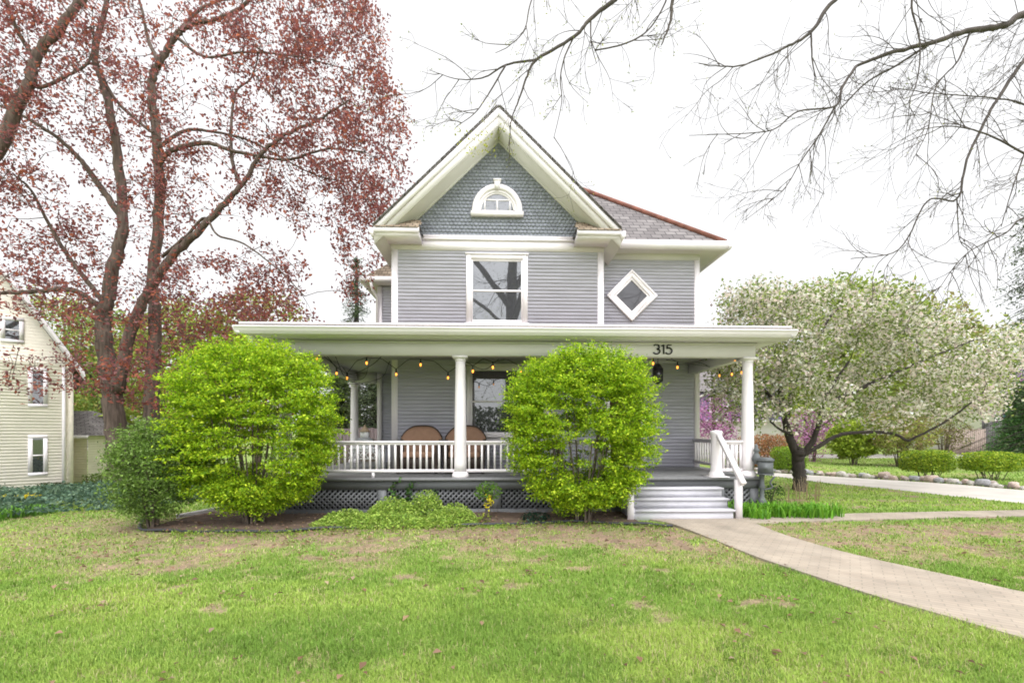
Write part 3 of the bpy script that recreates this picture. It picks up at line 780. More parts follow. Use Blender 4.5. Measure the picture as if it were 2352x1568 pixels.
# steps
SX0, SX1 = 2.5, 4.36
for k, (zt, yf) in enumerate(((.52, 8.78), (.345, 8.56), (.172, 8.34))):
    b = MB(); b.box(SX0, SX1, yf - .03, yf + .25 if k else 9.04, zt - .035, zt); st = H(b, 'step', STEPP)
    b = MB(); b.box(SX0 + .01, SX1 - .03, yf, yf + .02, zt - .175 if k < 2 else -.05, zt - .036); H(b, 'riser', STEPP, st)
b = MB(); b.prism([(SX0 - .05, 8.30, -.05), (SX0 - .05, 9.05, -.05), (SX0 - .05, 9.05, .60), (SX0 - .05, 8.98, .60), (SX0 - .05, 8.30, .20)], (.05, 0, 0)); H(b, 'stringer', STEPP)
b = MB(); b.box(SX0 - .14, SX0 - .03, 8.24, 8.30, -.05, .62); H(b, 'step_post', WHITE)
b = MB(); px = SX1 + .03
b.box(px, px + .105, 8.33, 8.43, -.05, .72); pst = H(b, 'step_post', WHITE)
b = MB(); b.bar((NX + .0, 9.06, FZ + .84), (px + .055, 8.2, .66), .095, .055); b.bar((NX + .0, 9.06, FZ + .795), (px + .055, 8.24, .625), .07, .03); H(b, 'handrail', WHITE)

# house number
def stroke(b, P, wd, Y, th=.018):
    P = np.array(P, float); T = np.gradient(P, axis=0); T /= np.linalg.norm(T, axis=1)[:, None]
    N = np.stack((-T[:, 1], T[:, 0]), 1) * wd / 2; A = P + N; B2 = P - N; n = len(P)
    v = [(x, Y, z) for x, z in A] + [(x, Y, z) for x, z in B2] + [(x, Y + th, z) for x, z in A] + [(x, Y + th, z) for x, z in B2]
    f = []
    for k in range(n - 1): f += [(k, k + 1, n + k + 1, n + k), (k + 1, k, 2 * n + k, 2 * n + k + 1), (n + k, n + k + 1, 3 * n + k + 1, 3 * n + k)]
    f += [(0, n, 3 * n, 2 * n), (n - 1, 3 * n - 1, 4 * n - 1, 2 * n - 1)]
    b.add(v, f)
def arc(cx, cz, rx, rz, a0, a1, n=14): return [(cx + rx * math.cos(R(a)), cz + rz * math.sin(R(a))) for a in np.linspace(a0, a1, n)]
N0 = at(1500, 802, PY); N1 = at(1543.5, 802, PY); nz_ = N0[2] - .092; s = (N1[0] - N0[0]) / .37; nh = .19; YN = PY - .020
x = N0[0]
b = MB(); stroke(b, arc(x + .062 * s, nz_ + .136, .058 * s, .05, 150, -80), .025, YN); stroke(b, arc(x + .065 * s, nz_ + .052, .066 * s, .052, 85, -160), .025, YN)
hn = H(b, 'house_number', BLACK); hn['label'] = 'black numeral 3'
b = MB(); stroke(b, [(x + .205 * s, nz_), (x + .205 * s, nz_ + nh)], .026, YN); stroke(b, [(x + .165 * s, nz_ + nh - .035), (x + .198 * s, nz_ + nh - .008)], .022, YN); hn = H(b, 'house_number', BLACK); hn['label'] = 'black numeral 1'
b = MB(); stroke(b, [(x + .355 * s, nz_ + nh - .012), (x + .272 * s, nz_ + nh - .012)], .024, YN); stroke(b, [(x + .275 * s, nz_ + nh - .02), (x + .268 * s, nz_ + .105)], .022, YN); stroke(b, arc(x + .30 * s, nz_ + .06, .066 * s, .06, 125, -150, 18), .025, YN); hn = H(b, 'house_number', BLACK); hn['label'] = 'black numeral 5'
# porch lantern
lt = thing('hanging_lantern', 'black lantern hanging from the porch ceiling over the steps', 'lantern', (at(1511, 830, 9.6)[0], 9.6, 2.6))
lx = lt.location[0]; b = MB(); b.tube([(lx, 9.6, 3.3), (lx, 9.6, 2.98)], .008, 6); b.lathe([(.0, .42), (.05, .40), (.10, .33), (.11, .31)], (lx, 9.6, 2.6), 6); b.lathe([(.10, .06), (.11, .04), (.05, .0), (0, -.03)], (lx, 9.6, 2.6), 6)
for k in range(6): a = k * math.pi / 3; b.tube([(lx + .1 * math.cos(a), 9.6 + .1 * math.sin(a), 2.65), (lx + .105 * math.cos(a), 9.6 + .105 * math.sin(a), 2.92)], .009, 4)
child(b, 'lantern_frame', BLACK, lt); b = MB(); b.lathe([(.07, .06), (.085, .30)], (lx, 9.6, 2.6), 6); child(b, 'lantern_glass', GLASSD, lt)

# ------------------------------------------------------------------ string light along the porch
bul = [(728, 823, 9.35), (773, 856, 9.8), (797, 867, 10.4), (842, 832, 9.4), (910, 858, 10.0), (966, 836, 9.4), (1029, 866, 9.9), (1086, 851, 9.4), (1132, 842, 9.4), (1196, 852, 9.5), (1257, 843, 9.4), (1500, 833, 9.4), (1556, 842, 9.6), (1653, 861, 11.2), (1681, 858, 10.7), (1704, 854, 10.3), (1713, 842, 9.9), (1688, 824, 9.5)]
st = thing('string_light', 'dark string of glowing amber bulbs swagged under the porch beam', 'string lights', (0, 9.4, 3.0))
bp = [at(*q) for q in bul]; cab = MB(); prev = None
order = bp
for k, p in enumerate(order):
    top = p + np.array((0, 0, .10))
    if prev is not None:
        mid = (prev + top) / 2; d = np.linalg.norm(top - prev); 
        hk = mid + np.array((0, 0, .09)); hk[2] = min(hk[2], 3.26); 
        cab.tube(smooth([prev, prev * .6 + hk * .4 + (0, 0, .0), hk, top * .6 + hk * .4, top], 5), .007, 5)
    prev = top
for P in (((720, 812, 9.4), (780, 880, 12), (870, 870, 11.5), (895, 830, 9.5)), ((740, 815, 9.4), (800, 858, 10.3), (850, 840, 9.5), (880, 815, 9.3)), ((770, 818, 9.4), (795, 868, 10.3), (835, 868, 11), (850, 825, 9.4)), ((1060, 825, 9.4), (1110, 848, 9.4), (1145, 825, 9.4)), ((1530, 826, 9.4), (1580, 834, 9.6), (1650, 845, 11))):
    cab.tube(smooth([at(*q) for q in P], 8), .007, 5)
child(cab, 'cable', BLACK, st)
BULB = emit('lit_bulb', (1.0, .36, .05), 1.7)
b0 = None
for p in bp:
    if b0 is None:
        b = MB(); b.lathe([(.004, .03), (.016, .012), (.021, -.010), (.017, -.034), (.004, -.046)], p, 12); b0 = child(b, 'bulb', BULB, st, True); p0 = p
        b = MB(); b.lathe([(.008, .10), (.016, .095), (.018, .03), (.012, .012)], p, 10); s0 = child(b, 'socket', BLACK, b0)
    else:
        d = b0.copy(); COL.objects.link(d); d.location = Vector(p - p0); e = s0.copy(); COL.objects.link(e); e.parent = d

# ------------------------------------------------------------------ things on the porch
def wicker_chair(cx, cy, label):
    t = thing('armchair', label, 'armchair', (cx, cy, FZ), 'brown armchairs on the porch')
    z = FZ
    # back: arched, gently curved panel with rim
    b = MB(); n = 17; V = []; 
    for j in range(9):
        for i in range(n):
            s_ = -1 + 2 * i / (n - 1); h = (1 - abs(s_) ** 3.2 * .42) * .60
            V.append((cx + s_ * (.42 + .03 * j / 8), cy + .30 + .10 * j / 8 - .16 * s_ ** 2, z + .42 + h * j / 8))
    Vb = [(x, y + .07, zz) for x, y, zz in V]; f = [(r * n + i, r * n + i + 1, (r + 1) * n + i + 1, (r + 1) * n + i) for r in range(8) for i in range(n - 1)]
    off = len(V); f2 = [tuple(off + q for q in k[::-1]) for k in f]
    rim = [(8 * n + i + 1, 8 * n + i, off + 8 * n + i, off + 8 * n + i + 1) for i in range(n - 1)] + [(r * n, (r + 1) * n, off + (r + 1) * n, off + r * n)[::-1] for r in range(8)] + [(r * n + n - 1, (r + 1) * n + n - 1, off + (r + 1) * n + n - 1, off + r * n + n - 1) for r in range(8)]
    b.add(V + Vb, f + f2 + rim); child(b, 'backrest', BROWN, t, True)
    b = MB(); b.tube([np.array(Vb[8 * n + i]) + (0, -.03, .012) for i in range(n)], .022, 8); b.tube([np.array(Vb[r * n]) + (0, -.03, 0) for r in range(9)], .022, 8); b.tube([np.array(Vb[r * n + n - 1]) + (0, -.03, 0) for r in range(9)], .022, 8); child(b, 'back_rim', WICKER, t, True)
    b = MB(); b.box(cx - .34, cx + .34, cy - .33, cy + .28, z + .34, z + .47)
    o = child(b, 'seat', BROWN, t); m_ = o.modifiers.new('bevel', 'BEVEL'); m_.width = .04; m_.segments = 3
    b = MB(); b.box(cx - .36, cx + .36, cy - .34, cy + .30, z + .10, z + .335); child(b, 'base', WICKER, t)
    for s_ in (-1, 1):
        b = MB(); P = smooth([(cx + s_ * .42, cy + .22, z + .70), (cx + s_ * .44, cy - .05, z + .64), (cx + s_ * .44, cy - .32, z + .60), (cx + s_ * .42, cy - .38, z + .48), (cx + s_ * .40, cy - .36, z + .02)], 5); b.tube(P, .035, 8); b.box(cx + s_ * .40 - .02, cx + s_ * .40 + .02, cy - .32, cy + .24, z + .10, z + .60); child(b, 'arm', WICKER, t)
        b = MB(); b.tube([(cx + s_ * .38, cy + .28, z), (cx + s_ * .40, cy + .30, z + .5)], .025, 8); child(b, 'leg', WICKER, t)
wicker_chair(at(964, 1000, 10.3)[0], 10.3, 'brown arched armchair standing left of the middle porch column')
wicker_chair(at(1068, 1000, 10.3)[0], 10.3, 'brown arched armchair half hidden behind the middle porch column')
# white table with birdhouse
PURE = mat('bright_white_paint', (.80, .80, .80), .45, .03)
tx, ty = at(846, 1040, 10.9)[0], 10.9
t = thing('side_table', 'white lattice skirted side table on the left of the porch', 'table', (tx, ty, FZ)); z = FZ
b = MB(); b.box(tx - .36, tx + .36, ty - .26, ty + .26, z + .50, z + .54); child(b, 'tabletop', PURE, t)
b = MB(); b.box(tx - .33, tx + .33, ty - .235, ty - .215, z + .44, z + .498); 
for k in range(7): b.bar((tx - .33 + k * .11 - .05, ty - .225, z + .30), (tx - .33 + k * .11 + .05, ty - .225, z + .44), .012, .02, (-1, 0, 1)); b.bar((tx - .33 + k * .11 + .05, ty - .222, z + .30), (tx - .33 + k * .11 - .05, ty - .222, z + .44), .012, .02, (1, 0, 1))
b.box(tx - .33, tx + .33, ty - .235, ty - .215, z + .28, z + .30); child(b, 'apron', PURE, t)
for sx in (-1, 1):
    for sy in (-1, 1):
        b = MB(); b.box(tx + sx * .31 - .03, tx + sx * .31 + .03, ty + sy * .22 - .03, ty + sy * .22 + .03, z, z + .499); child(b, 'leg', PURE, t)
bx, bz = at(838, 1040, 10.9)[0], FZ + .54
t = thing('birdhouse', 'white birdhouse with pointed copper cap on the side table', 'birdhouse', (bx, ty, bz))
b = MB(); b.box(bx - .22, bx + .22, ty - .2, ty + .2, bz, bz + .03); b.box(bx - .19, bx + .19, ty - .17, ty + .17, bz + .03, bz + .16); child(b, 'body', PURE, t)
b = MB()
for k in range(3): b.box(bx - .13 + k * .10, bx - .07 + k * .10, ty - .176, ty - .171, bz + .06, bz + .13)
child(b, 'opening', DARK, t)
b = MB(); b.add([(bx - .27, ty - .24, bz + .16), (bx + .27, ty - .24, bz + .16), (bx + .27, ty + .24, bz + .16), (bx - .27, ty + .24, bz + .16), (bx - .11, ty - .11, bz + .26), (bx + .11, ty - .11, bz + .26), (bx + .11, ty + .11, bz + .26), (bx - .11, ty + .11, bz + .26)], [(0, 1, 5, 4), (1, 2, 6, 5), (2, 3, 7, 6), (3, 0, 4, 7), (4, 5, 6, 7), (3, 2, 1, 0)]); child(b, 'roof', mat('pale_grey_roof', (.42, .43, .45), .6), t)
b = MB(); b.box(bx - .10, bx + .10, ty - .10, ty + .10, bz + .26, bz + .42); child(b, 'cupola', PURE, t)
b = MB(); b.lathe([(.16, .42), (.09, .50), (.03, .57), (.006, .62), (.0, .63)], (bx, ty, bz), 8); child(b, 'cap', mat('copper_cap', (.42, .31, .22), .5), t); t.scale = (.85, .85, .85)
# flower pot at the left of the steps
fx, fy = at(1440, 1075, 9.12)[0], 9.12
t = thing('flower_pot', 'pot of white flowers on the porch edge left of the steps', 'flower pot', (fx, fy, FZ))
b = MB(); b.lathe([(.08, 0), (.11, .2), (.12, .2), (.12, .23)], (fx, fy, FZ), 16); child(b, 'pot', mat('pale_pot', (.4, .36, .33), .7), t)
b = MB(); leaves(b, ell((fx + .08, fy - .06, FZ + .14), (.2, .14, .28), 90), .06, [(.06, .14, .02), (.09, .18, .03)]); child(b, 'leaves', LEAF, t)
b = MB()
for q in ell((fx + .12, fy - .14, FZ + .08), (.12, .06, .30), 9): leaves(b, around(np.array([q]), 12, .025), .06, [(.8, .78, .74), (.75, .72, .66)], 0)
child(b, 'blossom', PETAL, t)

# ------------------------------------------------------------------ mailbox
mx_, my_ = at(1750, 1060, 9.0)[0], 9.0
t = thing('mailbox', 'grey cast mailbox on ornate post with finial beside the porch corner', 'mailbox', (mx_, my_, 0))
b = MB(); b.lathe([(.10, 0), (.10, .10), (.075, .14), (.085, .22), (.06, .27), (.045, .30), (.04, .45), (.05, .48), (.065, .52), (.045, .56), (.04, .70), (.05, .72), (.05, .95)], (mx_, my_, 0), 12)
b.tube(smooth([(mx_ + .02, my_ - .02, .45), (mx_ + .16, my_ - .08, .50), (mx_ + .12, my_ - .08, .60), (mx_ + .20, my_ - .1, .72)], 5), .018, 6); child(b, 'post', IRON, t)
b = MB(); b.lathe([(.045, .95), (.06, 1.0), (.085, 1.06), (.06, 1.13), (.035, 1.18), (.05, 1.20), (.055, 1.24), (.03, 1.28), (.035, 1.31), (.0, 1.36)], (mx_ - .10, my_ + .02, 0), 12); child(b, 'finial', IRON, t)
ca, sa = math.cos(R(33)), math.sin(R(33))
def rt_(x, y, z): return (mx_ + .05 + x * ca + y * sa, my_ - .04 - x * sa + y * ca, z)
def rbox(b, x0, x1, y0, y1, z0, z1, t=0.0):
    v = [rt_(x, y, z0) for y in (y0, y1) for x in (x0, x1)] + [rt_(x, y, z1) for y in (y0 + t, y1 - t) for x in (x0 + t, x1 - t)]
    b.add(v, [(0, 2, 3, 1), (4, 5, 7, 6), (0, 1, 5, 4), (2, 6, 7, 3), (0, 4, 6, 2), (1, 3, 7, 5)])
b = MB(); rbox(b, -.13, .13, -.16, .16, .77, 1.02); rbox(b, -.145, .145, -.175, .175, .755, .775); child(b, 'box', IRON, t)
b = MB(); rbox(b, -.15, .15, -.18, .18, 1.021, 1.05); rbox(b, -.14, .14, -.17, .17, 1.05, 1.085, .05); child(b, 'lid', IRON, t)
b = MB(); rbox(b, -.10, .10, -.172, -.161, .81, .985); rbox(b, -.06, .06, -.180, -.1725, .85, .945); child(b, 'door', IRON, t)

# downspout lying on the ground, garden edging
b = MB(); P0, P1 = np.array((-5.72, 8.62, .07)), np.array((-4.55, 9.5, .24)); b.bar(P0, P1, .085, .06); b.bar(P0 - (P1 - P0) * .03, P0 + (P1 - P0) * .0, .10, .07)
tag(child(b, 'downspout_extension', WHITE, thing('drain_pipe', 'white drain pipe lying on the soil behind the left shrubs', 'pipe', (-5.2, 9, 0))))
b = MB(); P = smooth(BED_EDGE, 8); P[:, 2] = .012 + .012 * np.sin(np.arange(len(P)) * .7); b.tube(P, .024, 8); tag(b.build('garden_edging', mat('black_plastic', (.035, .036, .042), .45)), 'black plastic edging strip curving along the front bed', 'edging')
# ------------------------------------------------------------------ shrubs in front of the porch
LIME = [(.14, .27, .014), (.23, .40, .016), (.33, .51, .02), (.44, .60, .026), (.56, .67, .04)]
WINGW = mat('shrub_bark', (.12, .095, .075), .9, .3, 8)
def big_shrub(name, label, cx, cy, rx, ry, zc, rz, hole, ncl=1250):
    t = thing(name, label, 'shrub', (cx, cy, 0), 'clipped lime green shrubs by the porch')
    limbs = []
    for k in range(15):
        a = rng.uniform(0, 2 * math.pi); q = rng.uniform(.3, .95)
        ex = cx + rx * .72 * math.cos(a) * q; ey = cy + ry * .7 * math.sin(a) * q; ez = rng.uniform(1.3, zc + rz * .6)
        limbs.append(([(cx + .14 * math.cos(a), cy + .10 * math.sin(a), -.05), (cx + .3 * (ex - cx), cy + .3 * (ey - cy), .35), (cx + .75 * (ex - cx), cy + .7 * (ey - cy), ez * .6), (ex, ey, ez)], .022, .010))
    T = ell((cx, cy, zc), (rx, ry, rz), ncl * 2, 3.2, .18)
    fz = (T[:, 2] - (zc - rz)) / (2 * rz)
    # narrow foot, wide shoulders
    lim = np.interp(fz, (0, .12, .35, .55, .8, 1.0), (.44, .78, .95, 1.0, .99, .87))
    T[:, 0] = cx + (T[:, 0] - cx) * lim; T[:, 1] = cy + (T[:, 1] - cy) * lim
    keep = np.ones(len(T), bool)
    for hx, hzz, hr, hh, pr in hole:
        d = ((T[:, 0] - cx - hx) / hr) ** 2 + ((T[:, 2] - hzz) / hh) ** 2
        keep &= ~((d < 1) & (rng.random(len(T)) < pr))
    T = T[keep][:ncl]
    T[:, 2] += .34 * (fnoise(T[:, 0] * 2.8 + cx, T[:, 1] * 2.5, 3) - .5) * sstep(zc - .3, zc + rz, T[:, 2]); T[:, 0] += .26 * (fnoise(T[:, 2] * 2.6 + cx, T[:, 1] * 2 + 7, 3) - .5)
    b = MB(); tw = MB()
    E, D = grow(b, limbs, T, tw, r_end=.003, kr=.006, sag=.06, wig=.25, bias=.1)
    child(b, 'stem', WINGW, t); child(tw, 'twig', WINGW, t)
    c = MB()
    # flat sprays: leaves strung along the last part of each twig, lying nearly level
    H_ = D.copy(); H_[:, 2] *= .25; H_ += rng.normal(size=H_.shape) * .35; out = E - np.array((cx, cy, zc)); H_ += .9 * out / (np.linalg.norm(out, axis=1)[:, None] + .2); H_[:, 2] *= .55
    top = E[:, 2] > zc + rz * .66; H_[top, 2] += .8
    H_ /= np.linalg.norm(H_, axis=1)[:, None]
    for j in range(84):
        u = rng.uniform(-.20, .17, len(E)); sd = rng.normal(size=E.shape) * np.array((.055, .055, .024))
        hue = np.clip(.5 + .28 * rng.normal(size=len(E)), 0, .999)
        leaves(c, E + H_ * u[:, None] + sd, .042, LIME, .46, .28, .55, .14, hue)
    child(c, 'crown', LEAF, t)
lc = gnd(590, 1193)
big_shrub('green_shrub', 'wide lime green shrub at the left end of the porch', at(583, 1000, 8.15)[0], 8.15, 1.36, .82, 1.64, 1.44, [(-.55, 1.2, .30, .45, .4), (.2, 1.15, .35, .5, .7), (.6, .9, .3, .35, .4)])
big_shrub('green_shrub', 'rounded lime green shrub left of the porch steps', at(1340, 1000, 8.2)[0], 8.2, 1.30, .72, 1.63, 1.43, [(.0, 1.1, .5, .45, .7), (.5, 1.2, .28, .35, .4), (-.6, .9, .3, .35, .4)])
# darker shrub at far left of the bed
def loose_shrub(name, label, cx, cy, h, rx, ry, pal, n=420, leaf=.04, per=22, stems=16, base=.35, group=None, zb=0.0, cat='shrub', stemm=None, p=2.2):
    t = thing(name, label, cat, (cx, cy, zb), group); limbs = []
    for k in range(stems):
        a = rng.uniform(0, 2 * math.pi); q = rng.uniform(.2, .85)
        limbs.append(([(cx + .1 * rx * math.cos(a), cy + .1 * ry * math.sin(a), zb - .05), (cx + .35 * rx * q * math.cos(a), cy + .35 * ry * q * math.sin(a), zb + h * .35), (cx + rx * q * math.cos(a) * .8, cy + ry * q * math.sin(a) * .8, zb + h * rng.uniform(.6, .9))], .016 * max(.6, h / 2), .006))
    T = ell((cx, cy, zb + h * (base + 1) / 2), (rx, ry, h * (1 - base) / 2), n, p)
    b = MB(); E, D = grow(b, limbs, T, None, .003, .005, .03, .25)
    child(b, 'stem', stemm or WINGW, t)
    c = MB(); leaves(c, around(E, per, .07 * max(.6, h / 2), .7), leaf, pal, .35); child(c, 'crown', LEAF, t)
    return t
GRN = [(.13, .23, .04), (.17, .29, .045), (.10, .17, .035), (.22, .34, .07), (.28, .40, .12)]
p = at(352, 1200, 7.95)
loose_shrub('leafy_shrub', 'dark green many stemmed shrub at the far left of the bed', p[0], 7.95, 1.82, .66, .55, GRN, 680, .042, 30, 26, .06)
# low plants of the bed
def mound(name, label, pts, hmax, pal, n, leaf, kind=None, cat='ground cover', up=.45):
    """low ground cover: leaves over a heap given as (x, y, rx, ry, h)"""
    c = MB(); C = []
    for (x, y, rx, ry, h, m) in pts:
        a = rng.uniform(0, 2 * math.pi, m); q = np.sqrt(rng.uniform(0, 1, m)); X = x + rx * q * np.cos(a); Y = y + ry * q * np.sin(a)
        Z = hz(X, Y) + h * (1 - q ** 2) * (.55 + .9 * fnoise(X * 4, Y * 4, 3)) * rng.uniform(.35, 1, m) + .02
        C.append(np.stack((X, Y, Z), 1))
    leaves(c, np.vstack(C), leaf, pal, up)
    o = c.build(name, LEAF); tag(o, label, cat, kind=kind); return o
VIN = [(.30, .45, .07), (.38, .52, .09), (.22, .36, .06), (.45, .56, .13)]
m = [at(x, y, Y) for x, y, Y in ((800, 1195, 8.2), (900, 1190, 8.35), (975, 1185, 8.5), (1040, 1190, 8.25), (900, 1200, 7.95), (760, 1203, 8.0), (1000, 1203, 8.0))]
mound('ground_cover', 'bright green low ground cover spreading in front of the lattice', [(m[0][0], 8.2, .55, .45, .24, 3000), (m[1][0], 8.35, .6, .45, .38, 4400), (m[2][0], 8.55, .45, .35, .52, 3400), (m[3][0], 8.25, .5, .4, .28, 3000), (m[4][0], 7.95, .8, .28, .18, 3200), (m[5][0], 8.0, .4, .3, .14, 1600), (m[6][0], 8.0, .6, .25, .16, 2400)], .4, VIN, 0, .042, 'stuff')
def small_plant(name, label, x, y, h, r, pal, n, leaf, cat='plant', stem=True, petal=None, zb=0):
    t = thing(name, label, cat, (x, y, zb)); b = MB()
    for k in range(7):
        a = rng.uniform(0, 6.28); b.tube(smooth([(x + .02 * math.cos(a), y, zb - .02), (x + r * .3 * math.cos(a), y + r * .3 * math.sin(a), zb + h * .5), (x + r * .6 * math.cos(a), y + r * .6 * math.sin(a), zb + h * .85)], 4), .007, 5)
    child(b, 'stem', WINGW, t); c = MB(); leaves(c, ell((x, y, zb + h * (.74 if stem else .5)), (r, r, h * (.28 if stem else .5)), n), leaf, pal, .4); child(c, 'leaves', LEAF, t)
    if petal: c = MB(); leaves(c, np.vstack([around(np.array([(x + dx, y - r * .7, zb + dz)]), 14, .03) for dx, dz in ((.0, h * .62), (.02, h * .48), (-.02, h * .40), (.05, h * .55))]), .045, petal, .1); child(c, 'blossom', PETAL, t)
p = at(1121, 1190, 8.5)
small_plant('flowering_plant', 'small bush with yellow flowers in front of the lattice', p[0], 8.5, .68, .25, [(.10, .22, .03), (.14, .28, .04), (.20, .34, .05)], 420, .05, petal=[(.75, .62, .02), (.8, .7, .05)])
p = at(1112, 1190, 8.1); small_plant('yellow_plant', 'tiny yellow green plant by the edging', p[0], 8.1, .2, .13, [(.35, .4, .04), (.2, .3, .04)], 70, .04, stem=False)
p = at(1228, 1190, 8.25); small_plant('dark_plant', 'low dark blue green plant under the right shrub', p[0], 8.25, .16, .27, [(.02, .05, .03), (.03, .07, .045)], 260, .05, stem=False)
# creeper on the lattice
t = thing('ivy_vine', 'green ivy climbing the porch lattice', 'vine', (at(917, 1150, 9.04)[0], 9.04, 0)); b = MB(); C = []
for Q in (((905, 1175), (912, 1140), (900, 1120), (920, 1100)), ((925, 1180), (935, 1145), (940, 1125), (948, 1108)), ((960, 1175), (990, 1150), (1000, 1130))):
    P = smooth([at(x, y, 9.04 - .01) for x, y in Q], 8); b.tube(P, .006, 5); C.append(around(P, 5, .035))
child(b, 'stem', WINGW, t); c = MB(); leaves(c, np.vstack(C), .055, [(.05, .13, .025), (.09, .2, .035)], .1); child(c, 'leaves', LEAF, t)
# strap-leaved clump right of the steps
def straps(b, X, Y, Z, L, wd, pal, bend=.5):
    N = len(X); a = rng.uniform(0, 2 * math.pi, N); L = L * rng.uniform(.6, 1.15, N); lean = rng.uniform(.15, 1, N) * bend
    d = np.stack((np.cos(a), np.sin(a), np.zeros(N)), 1); sd = np.stack((-np.sin(a), np.cos(a), np.zeros(N)), 1) * wd * .5
    B0 = np.stack((X, Y, Z), 1); up = np.array((0, 0, 1.))
    p1 = B0 + d * (L * lean * .25)[:, None] + up * (L * .5)[:, None]; p2 = B0 + d * (L * lean * .7)[:, None] + up * (L * .85)[:, None]; p3 = B0 + d * (L * lean * 1.2)[:, None] + up * (L * (.95 - .25 * lean))[:, None]
    V = np.stack((B0 - sd, B0 + sd, p1 - sd, p1 + sd, p2 - sd * .8, p2 + sd * .8, p3), 1)
    o = np.arange(N)[:, None] * 7; pal = np.asarray(pal); cc = np.clip(pal[rng.integers(0, len(pal), N)] * (1 + .15 * rng.normal(size=(N, 1))), .003, .9)
    base = b.n
    b.add(V.reshape(-1, 3), np.concatenate((o + [[0, 1, 3, 2]], o + [[2, 3, 5, 4]])), np.repeat(cc, 7, 0)); b.f.append((np.stack((o[:, 0] + 4, o[:, 0] + 5, o[:, 0] + 6), 1) + base))
c = MB()
for i in range(34):
    q = rng.uniform(0, 1); px = 1700 + 225 * q; p = at(px, 1172 - 4 * q, 8.62 + rng.uniform(-.22, .35)); n = 34
    straps(c, p[0] + rng.normal(size=n) * .08, p[1] + rng.normal(size=n) * .09, np.zeros(n), rng.uniform(.15, .31), .026, [(.10, .27, .02), (.14, .34, .025), (.20, .42, .04)], .75)
tag(c.build('lily_bed', LEAF), 'bright green strap leaved lilies right of the steps', 'plants', kind='stuff')
p = at(1768, 1120, 9.9); small_plant('bushy_plant', 'dark green low bush behind the mailbox', p[0], 9.9, .5, .3, [(.04, .09, .02), (.07, .13, .03)], 420, .045, stem=False)
c = MB()
for px, Y in ((1812, 10.2), (1843, 10.0), (1852, 10.6), (1862, 10.1), (1878, 10.3), (1830, 10.6)): q = at(px, 1140, Y); n = 9; straps(c, q[0] + rng.normal(size=n) * .04, q[1] + rng.normal(size=n) * .04, np.zeros(n), .55, .010, [(.35, .27, .17), (.28, .2, .12)], .25)
tag(c.build('dry_stalks', LEAF), 'dry tan flower stalks in front of the blossoming tree', 'plants', kind='stuff')
# ivy bank at the left
IVY = [(.085, .15, .10), (.11, .19, .12), (.06, .11, .075), (.16, .24, .15)]
c = MB(); N = 42000; C = []
bank = [gnd(*q) for q in ((-200, 1215), (0, 1208), (120, 1198), (210, 1185), (290, 1165))]
X = rng.uniform(-19, -6.2, N); Y = rng.uniform(8.2, 17.5, N)
fr = np.interp(X, (-12, -9.2, -7.6, -6.6), (8.2, 8.9, 9.8, 11.2)) + .5 * (fnoise(X, Y, 2) - .5); k = (Y > fr) & (Y < 17.4)
X, Y = X[k], Y[k]; C = np.stack((X, Y, hz(X, Y) + .05 + .22 * fnoise(X * 2.2, Y * 2.2, 3) * rng.uniform(.3, 1, len(X)) * sstep(0, .6, Y - fr[k]) + .50 * rng.uniform(.5, 1, len(X)) * sstep(-7.5, -9.0, X) * np.exp(-((Y - 13.0) / 2.6) ** 2) * (.6 + .8 * fnoise(X * .9, Y * .9, 2))), 1)
leaves(c, C, .085, IVY, .5); tag(c.build('ivy_bank', LEAF), 'dusky green ivy covering the bank at the left', 'ground cover', kind='stuff')
c = MB(); n = 900; X = rng.uniform(-10.9, -8.9, n); Y = rng.uniform(8.6, 9.9, n); straps(c, X, Y, hz(X, Y), .22, .03, [(.09, .22, .03), (.14, .3, .04)], .7); tag(c.build('daffodil_leaves', LEAF), 'fresh green daffodil leaves at the left edge of the bank', 'plants', kind='stuff')
for k, (px, py, Y) in enumerate(((12, 1172, 11.2), (38, 1172, 11.3), (60, 1180, 10.6), (78, 1178, 11.0), (92, 1176, 11.6), (8, 1185, 10.6))):
    q = at(px, 1172, Y); zg = float(hz(q[0], q[1])); t = thing('daffodil', 'yellow daffodil blooming on the bank at the far left', 'flower', (q[0], q[1], zg), 'yellow daffodils'); b = MB(); b.tube([(q[0], q[1], zg), (q[0] + .01, q[1], zg + .33)], .006, 5, (.08, .2, .03)); child(b, 'stem', LEAF, t); b = MB(); leaves(b, around(np.array([(q[0], q[1] - .01, zg + .34)]), 16, .022), .06, [(.8, .6, .02), (.85, .7, .05)], 0); child(b, 'blossom', PETAL, t)

